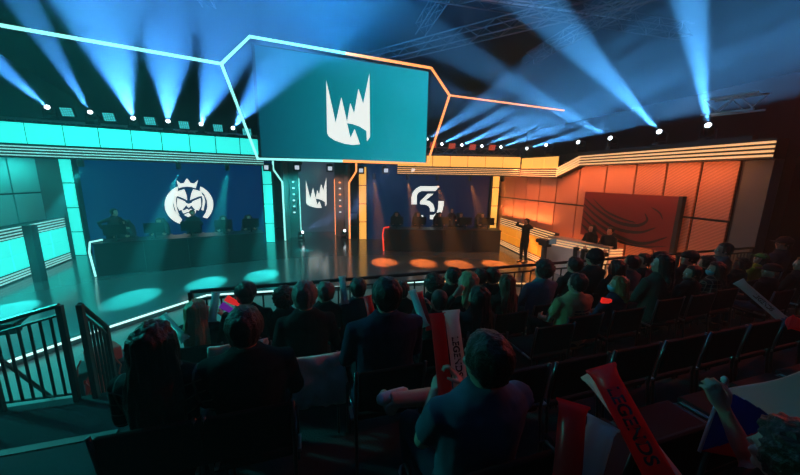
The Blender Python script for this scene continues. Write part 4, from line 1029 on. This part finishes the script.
P_('person in light denim shirt with thick dark hair, front row', 543, 269, R1 + .05, 0, hair='curly', hc='black', shirt=denim, yaw=.25, wide=1.12)
P_('short-haired person in the front row between denim and beanie wearers', 574, 264, R1 - .1, 0, hair='short', hc='black', shirt=dark)
P_('person in a dark beanie sitting tall in the front row', 594, 254, R1 - .1, 0, hair='short', hc='black', shirt=green, extra=('beanie',), sc=1.08)
P_('long dark-haired woman in the front row right of beanie wearer', 616, 267, R1 + .1, 0, fem=True, hair='long', hc='black', shirt=dark, yaw=.4)
P_('person in grey shirt in the front row seen from behind', 631, 262, R1, 0, hair='short', hc='black', shirt=greyt, yaw=.2)
P_('front row person with bright face turned sideways beside the grey shirt', 643, 260, R1 - .12, 0, hair='short', hc='black', shirt=dark, yaw=1.2)
P_('front row person in dark cap left of the red jacket', 660, 258, R1, 0, hair='short', hc='black', shirt=redj, extra=('cap',), yaw=.9)
P_('front row person in cap looking left above the bearded man', 689, 257, R1 + .05, 0, hair='short', hc='black', shirt=dark, extra=('cap',), yaw=1.0)
P_('small dark head in the front row before the orange wall panels', 706, 262, R1 - .1, 0, hair='curly', hc='black', shirt=dark, yaw=.3)
P_('small bare head above the others near the far right rail', 723, 252, R1 - .12, 0, hair='short', hc='brown', shirt=greyt, yaw=.8, sc=1.04)
P_('person in dark hood sitting right of the checked shirt', 741, 265, R1 + .1, 0, hair='curly', hc='black', shirt=dark, yaw=.5)
P_('person in green cap and olive yellow top at far right', 761, 258, R1, 0, hair='mid', hc='brown', shirt=lime, extra=('greencap',), yaw=1.15, pitch=-.3, fem=True)
P_('person in pale cap and glasses at the right edge', 781, 253, R1 - .1, 0, hair='short', hc='black', shirt=navy, extra=('cap', 'glasses'), yaw=1.1, sc=1.08)
# second row
P_('grey-haired man with white jacket on his chair, second row', 305, 294, R2, 1, hair='short', hc='grey', shirt=dark, yaw=-.1)
P_('round-headed person behind the tall red and white sticks', 439, 299, R2, 1, hair='buzz', hc='black', shirt=dark, hl=(-.1, .35, 1.0), hr=(.1, .36, .98))
P_('dark long-haired woman raising a hand to her face, second row', 478, 296, R2 + .1, 1, fem=True, hair='long', hc='black', shirt=green, yaw=.3, hl=(-.13, .22, 1.16))
P_('man in tan printed shirt, second row centre right', 577, 282, R2, 1, hair='short', hc='black', shirt=tan, wide=1.25, sleeve='short', yaw=.1)
P_('woman with auburn bob and blue mask, second row', 618, 288, R2, 1, fem=True, hair='bob', hc='ginger', shirt=navy, yaw=.75, extra=('face_mask',))
P_('big dark-haired person in green black jacket, second row', 660, 276, R2 - .1, 1, hair='mid', hc='black', shirt=green, wide=1.15, yaw=.6, sc=1.0)
P_('bearded man in black looking left, second row', 692, 275, R2 - .1, 1, hair='short', hc='black', shirt=dark, yaw=1.0, extra=('beard',))
P_('masked person in red checked shirt, second row right', 715, 274, R2 - .15, 1, hair='mid', hc='black', shirt=plaid('red_check_cloth', (.05, .015, .015), (.35, .25, .22), 14), yaw=.9, extra=('face_mask',), wide=1.1, fem=True)
P_('person in blue jeans and black top lower right of green cap wearer', 768, 284, R2 + .1, 1, hair=None, hc='black', shirt=dark, trousers=M_('blue_jeans', (.05, .09, .16)), extra=('cap',), yaw=.9, fem=True)
P_('dark figure at the right edge of the second row', 800, 274, R2, 1, hair='short', hc='black', shirt=dark, yaw=.8)
# third row
P_('long brown-haired woman in black checked shirt, third row by aisle', 156, 352, R3, 2, fem=True, hair='long', hc='brown', vox=.010, shirt=plaid('black_check_cloth', (.010, .010, .012), (.11, .11, .10), 11), wide=1.12, sc=.96)
P_('man with short hair in black shirt, third row left', 245, 325, R3, 2, hair='short', hc='brown', vox=.010, shirt=dark, wide=1.15)
P_('broad man in dark sweater with short dark hair, third row middle', 386, 293, R3 - .15, 2, hair='short', hc='black', vox=.010, shirt=navy, wide=1.2, yaw=.1)
# fourth row, nearest
tN, qN = P_('near man in slate blue tee holding red and white sticks', 485, 362, R4 + .02, 3, hair='short', hc='brown', vox=.0072, shirt=blueg, wide=1.16, sleeve='short', yaw=.12, hlw=at_dist(434, 392, 1.40), hrw=at_dist(463, 384, 1.36), curl=1.25, legs='cross', trousers=M_('dark_jeans', (.02, .03, .05)), shoe=M_('white_trainer', (.55, .56, .55), .5), sc=.93)
P_('person at bottom right raising the flag pole', 780, 475, R4 + .55, 3, hair='curly', hc='brown', vox=.006, shirt=M_('dark_red_top', (.05, .012, .01)), sleeve='short', hlw=at_dist(724, 410, 1.00), curl=1.25, wide=1.0, yaw=-.1, lean=.05, sc=.815, eh=(.7, -.1, -.7))
# empty chairs filling the rows
for ri, (rc, ti) in enumerate(((R1, 0), (R2, 1), (R3, 2), (R4, 3), (R4 + .82, 4))):
    for k in range(14):
        t_ = -.05 + .53 * k + (.12 if ri == 3 else 0); p = T(t_, rc)
        if rc > R2 + .1 and t_ > 7.2 or t_ > 8.3: continue
        if ri == 1 and p.x < -1.1 or ri == 2 and t_ < .5 or ri == 3 and p.x < .2: continue
        if rc > 3.5 and (abs(p.x) < .75 or p.x < 0): continue
        if (p - EYE).xy.length < .75: continue
        if all((p.xy - q.xy).length > .5 for q in taken):
            put_chair(p, TIER[ti][1], 'empty black chair, %s from the left in the %s row' % (['first', 'second', 'third', 'fourth', 'fifth', 'sixth', 'seventh', 'eighth', 'ninth', 'tenth', 'eleventh', 'twelfth', 'thirteenth', 'fourteenth'][k], ['front', 'second', 'third', 'fourth', 'rearmost'][ri]))

# ---- inflated clap sticks, flag, jackets and small things people hold
red_pvc = mat('red_inflated_film', (.85, .03, .04), .3); white_pvc = mat('white_inflated_film', (.85, .82, .78), .3); pale_pvc = mat('pale_blue_film', (.40, .62, .68), .3)
def stick(p0, p1, r, m, label, text=None, tm_=None, face=None, up=1):
    p0, p1 = Vector(p0), Vector(p1); d = p1 - p0; L = d.length; d.normalize()
    f = (Vector(face) if face is not None else EYE) - (p0 + p1) / 2; f = (f - d * f.dot(d)).normalized(); x = d.cross(f)
    mt = Matrix.Translation(p0) @ Matrix((x, f, d)).transposed().to_4x4()
    t = thing('clap_stick', label, 'clap stick', (0, 0, 0), 0, 'inflated clap sticks'); t.matrix_world = mt
    bm = B(); Z = XA, YA
    loft(bm, [((0, 0, 0), r * 1.25, r * .06, *Z), ((0, 0, L * .025), r * 1.28, r * .10, *Z), ((0, 0, L * .05), r * 1.12, r * .55, *Z), ((0, 0, L * .12), r * 1.0, r * .95, *Z), ((0, 0, L * .5), r, r, *Z), ((0, 0, L * .88), r, r * .95, *Z), ((0, 0, L * .95), r * 1.12, r * .55, *Z), ((0, 0, L * .975), r * 1.28, r * .10, *Z), ((0, 0, L), r * 1.25, r * .06, *Z)], 24)
    new_obj('tube', bm, m, t, True)
    if text:
        cu = bpy.data.curves.new('t', 'FONT'); cu.body = text; cu.size = r * 1.25; cu.align_x = 'CENTER'; cu.align_y = 'CENTER'; cu.extrude = 0; cu.offset = r * .035
        o = bpy.data.objects.new('t', cu); WORK.collection.objects.link(o)
        with bpy.context.temp_override(scene=WORK, view_layer=WORK.view_layers[0]):
            dg = bpy.context.evaluated_depsgraph_get(); me = bpy.data.meshes.new_from_object(o.evaluated_get(dg), depsgraph=dg)
        bpy.data.objects.remove(o)
        for v_ in me.vertices:      # run the word along the tube, wrapped round it
            a = v_.co.y / r; v_.co = Vector((math.sin(a) * r * 1.02 * up, math.cos(a) * r * 1.02, L * .5 - v_.co.x * up))
        me.materials.append(tm_); q = bpy.data.objects.new('lettering', me); COL.objects.link(q); q.parent = t; q['label'] = 'word in bold black letters'
    return t
ink = mat('black_lettering', (.01, .01, .01), .5)
stick(at_dist(447, 408, 1.36), at_dist(437, 313, 1.52), .036, red_pvc, 'red clap stick held upright by the near man')
stick(at_dist(463, 402, 1.36), at_dist(451, 310, 1.52), .036, white_pvc, 'white lettered clap stick held upright beside the red one', 'LEGENDS', ink)
stick(at_dist(566, 490, .86), at_dist(573, 402, 1.0), .043, red_pvc, 'red clap stick at the bottom edge, left of the white one')
stick(at_dist(578, 500, .84), at_dist(603, 421, 1.0), .043, white_pvc, 'plain white clap stick at the bottom edge')
stick(at_dist(672, 500, .82), at_dist(600, 366, 1.15), .046, red_pvc, 'long slanting red clap stick at bottom centre right', 'LEGENDS', ink)
stick(at_dist(692, 505, .86), at_dist(590, 372, 1.2), .036, white_pvc, 'slanting white clap stick partly behind the long red one')
stick(at_dist(786, 322, 3.1), at_dist(738, 281, 3.3), .042, pale_pvc, 'pale blue lettered clap stick slanting at far right', 'LEGENDS', ink)
stick(at_dist(425, 327, 2.5), at_dist(412, 290, 2.9), .034, pale_pvc, 'pale clap stick standing left of the round-headed person')
stick(at_dist(430, 330, 2.55), at_dist(419, 292, 2.95), .030, red_pvc, 'dark red clap stick just behind the pale one in the middle')
stick(at_dist(345, 304, 3.2), at_dist(342, 276, 3.5), .036, pale_pvc, 'pale clap stick upright beside the dark-haired man at the rail')
stick(at_dist(212, 322, 2.9), at_dist(216, 292, 3.1), .036, pale_pvc, 'pale clap stick held by the blond woman')
stick(at_dist(186, 340, 2.7), at_dist(162, 315, 3.1), .036, mat('teal_grey_film', (.12, .28, .26), .3), 'grey green clap stick left of the blond woman')
stick(at_dist(372, 316, 2.6), at_dist(367, 296, 2.8), .036, red_pvc, 'short red clap stick between two men in the middle')
stick(at_dist(812, 328, 2.3), at_dist(790, 322, 2.3), .05, red_pvc, 'bright red clap stick end at the right edge')
def clapper(px, py, Y, rot, m, label):
    p = at_dist(px, py, Y); t = thing('hand_clapper', label, 'clapper', p, TA, 'glowing fold-up clappers'); t.scale = (.75,) * 3
    bm = B()
    for k in range(3): box(bm, Matrix.Rotation(rot, 3, 'Y') @ Vector((0, .012 * k, 0)), (.15, .006, .075), ry=rot + .06 * k, bev=.002)
    new_obj('card_fan', bm, m, t)
    bm = B(); box(bm, Matrix.Rotation(rot, 3, 'Y') @ Vector((.09, .01, 0)), (.05, .03, .05), ry=rot, bev=.006); new_obj('grip', bm, m, t)
    return t
clapper(231, 301, 2.95, .62, mat('glowing_red', (.6, .02, .02), .4, emit=(1, .03, .02), strength=.55), 'glowing red clapper beside the blond woman')
clapper(226, 308, 2.85, .62, mat('glowing_purple', (.25, .02, .4), .4, emit=(.28, .03, .6), strength=.3), 'purple clapper just below the red one')
clapper(606, 301, 2.6, .12, mat('glowing_red'), 'red clapper held low before the bob-haired woman').scale = (.6, .6, .6)
def jacket(p, z, rz, m, label, seed):
    """a jacket hung over a chair back: a folded sheet, both falls, with shoulders and creases"""
    bm = B(); N, K = 22, 16; vs_ = []
    for i in range(N + 1):
        row = []
        for j in range(K + 1):
            u_ = (i / N - .5) * .52; v_ = j / K
            if v_ < .6: y = -.275 - .02 * math.sin(v_ * 9); zz = .845 - (1 - v_ / .6) * .40
            elif v_ < .7: a = (v_ - .6) / .1 * PI; y = -.255 - .022 * math.cos(a); zz = .845 + .02 * math.sin(a)
            else: y = -.232; zz = .845 - (v_ - .7) / .3 * .24
            n_ = noise.noise(Vector((u_ * 9 + seed, v_ * 5, seed))) ; w_ = 1 + .22 * n_ - .15 * (1 - min(1, v_ / .6)) * math.sin(i * .7 + seed)
            row.append(bm.verts.new((u_ * w_, y - (.07 * abs(n_) if v_ < .6 else -.0), zz + .03 * noise.noise(Vector((u_ * 6, seed, v_))))))
        vs_.append(row)
    for i in range(N):
        for j in range(K): bm.faces.new((vs_[i][j], vs_[i + 1][j], vs_[i + 1][j + 1], vs_[i][j + 1]))
    o = new_obj('jacket', bm, m, None, True); o.location = (p.x, p.y, z); o.rotation_euler = (0, 0, rz)
    sd = o.modifiers.new('thickness', 'SOLIDIFY'); sd.thickness = .012
    return tag(o, label, 'jacket')
def row_point(px, py, c): q = on_plane(px, py, T(0, c), T(1, c)); return Vector((q.x, q.y, 0))
jk = mat('pale_jacket', (.80, .77, .70), .9, bump=.4, bscale=14)
jacket(row_point(306, 300, R2), TIER[1][1], TA, jk, 'pale jacket hung over the chair of the grey-haired man', 1.3)
jacket(row_point(240, 300, R1 + .02), TIER[0][1], TA, jk, 'pale jacket over a front row chair behind the man in the cap', 4.1)
# the tricolour flag and its pole in the raised hand
pole0, pole1 = at_dist(699, 452, .98), at_dist(724.5, 380, 1.06)
t = thing('flag_on_pole', 'white, red and blue triangle flag on thin pole raised at bottom right', 'flag')
bm = B(); ring_tube(bm, [pole0, pole1], .0055, 8); new_obj('pole', bm, mat('pale_plastic_pole', (.45, .6, .65), .4), t, True)
bm = B(); lathe(bm, [(.004, -.012), (.011, -.006), (.012, .004), (.006, .014)], mtx=Matrix.Translation(pole1), n=12); new_obj('pole_tip', bm, mat('pale_plastic_pole'), t, True)
hp0, hp1 = pole0.lerp(pole1, .02), pole0.lerp(pole1, .86)
e1, e0 = at_dist(860, 356, 1.45), at_dist(880, 470, 1.2)
def sheer(m):
    nt = m.node_tree; b = nt.nodes['Principled BSDF']; tr = nt.nodes.new('ShaderNodeBsdfTranslucent'); tr.inputs[0].default_value = b.inputs['Base Color'].default_value
    mx = nt.nodes.new('ShaderNodeMixShader'); mx.inputs[0].default_value = .6; nt.links.new(b.outputs[0], mx.inputs[1]); nt.links.new(tr.outputs[0], mx.inputs[2]); nt.links.new(mx.outputs[0], nt.nodes['Material Output'].inputs[0]); return m
for m in (red_pvc, white_pvc, pale_pvc): sheer(m)
fm_ = [mat('flag_white_cloth', (.85, .85, .85), .8), mat('flag_red_cloth', (.55, .02, .03), .8), mat('flag_blue_cloth', (.03, .09, .35), .8)]
bm = B(); NX, NY = 110, 70; g_ = []
for i in range(NX + 1):
    r_ = []
    for j in range(NY + 1):
        u_, v_ = i / NX, j / NY; p = hp0.lerp(hp1, v_).lerp(e0.lerp(e1, v_), u_)
        r_.append(bm.verts.new(p + Vector((.2, 1, 0)) * (.022 * math.sin(u_ * 9 + v_ * 2.5) * u_) + Vector((0, 0, -.03 * math.sin(u_ * PI) * (1 - v_ * .6)))))
    g_.append(r_)
for i in range(NX):
    for j in range(NY):
        u_, v_ = (i + .5) / NX, (j + .5) / NY; f = bm.faces.new((g_[i][j], g_[i + 1][j], g_[i + 1][j + 1], g_[i][j + 1]))
        f.material_index = 2 if u_ < .36 * (1 - abs(v_ - .5) * 2) else (0 if v_ > .5 else 1)
fo = new_obj('flag_cloth', bm, fm_, t, True); fo.modifiers.new('thickness', 'SOLIDIFY').thickness = .0015
for m in fm_: sheer(m)

bpy.data.scenes.remove(WORK)
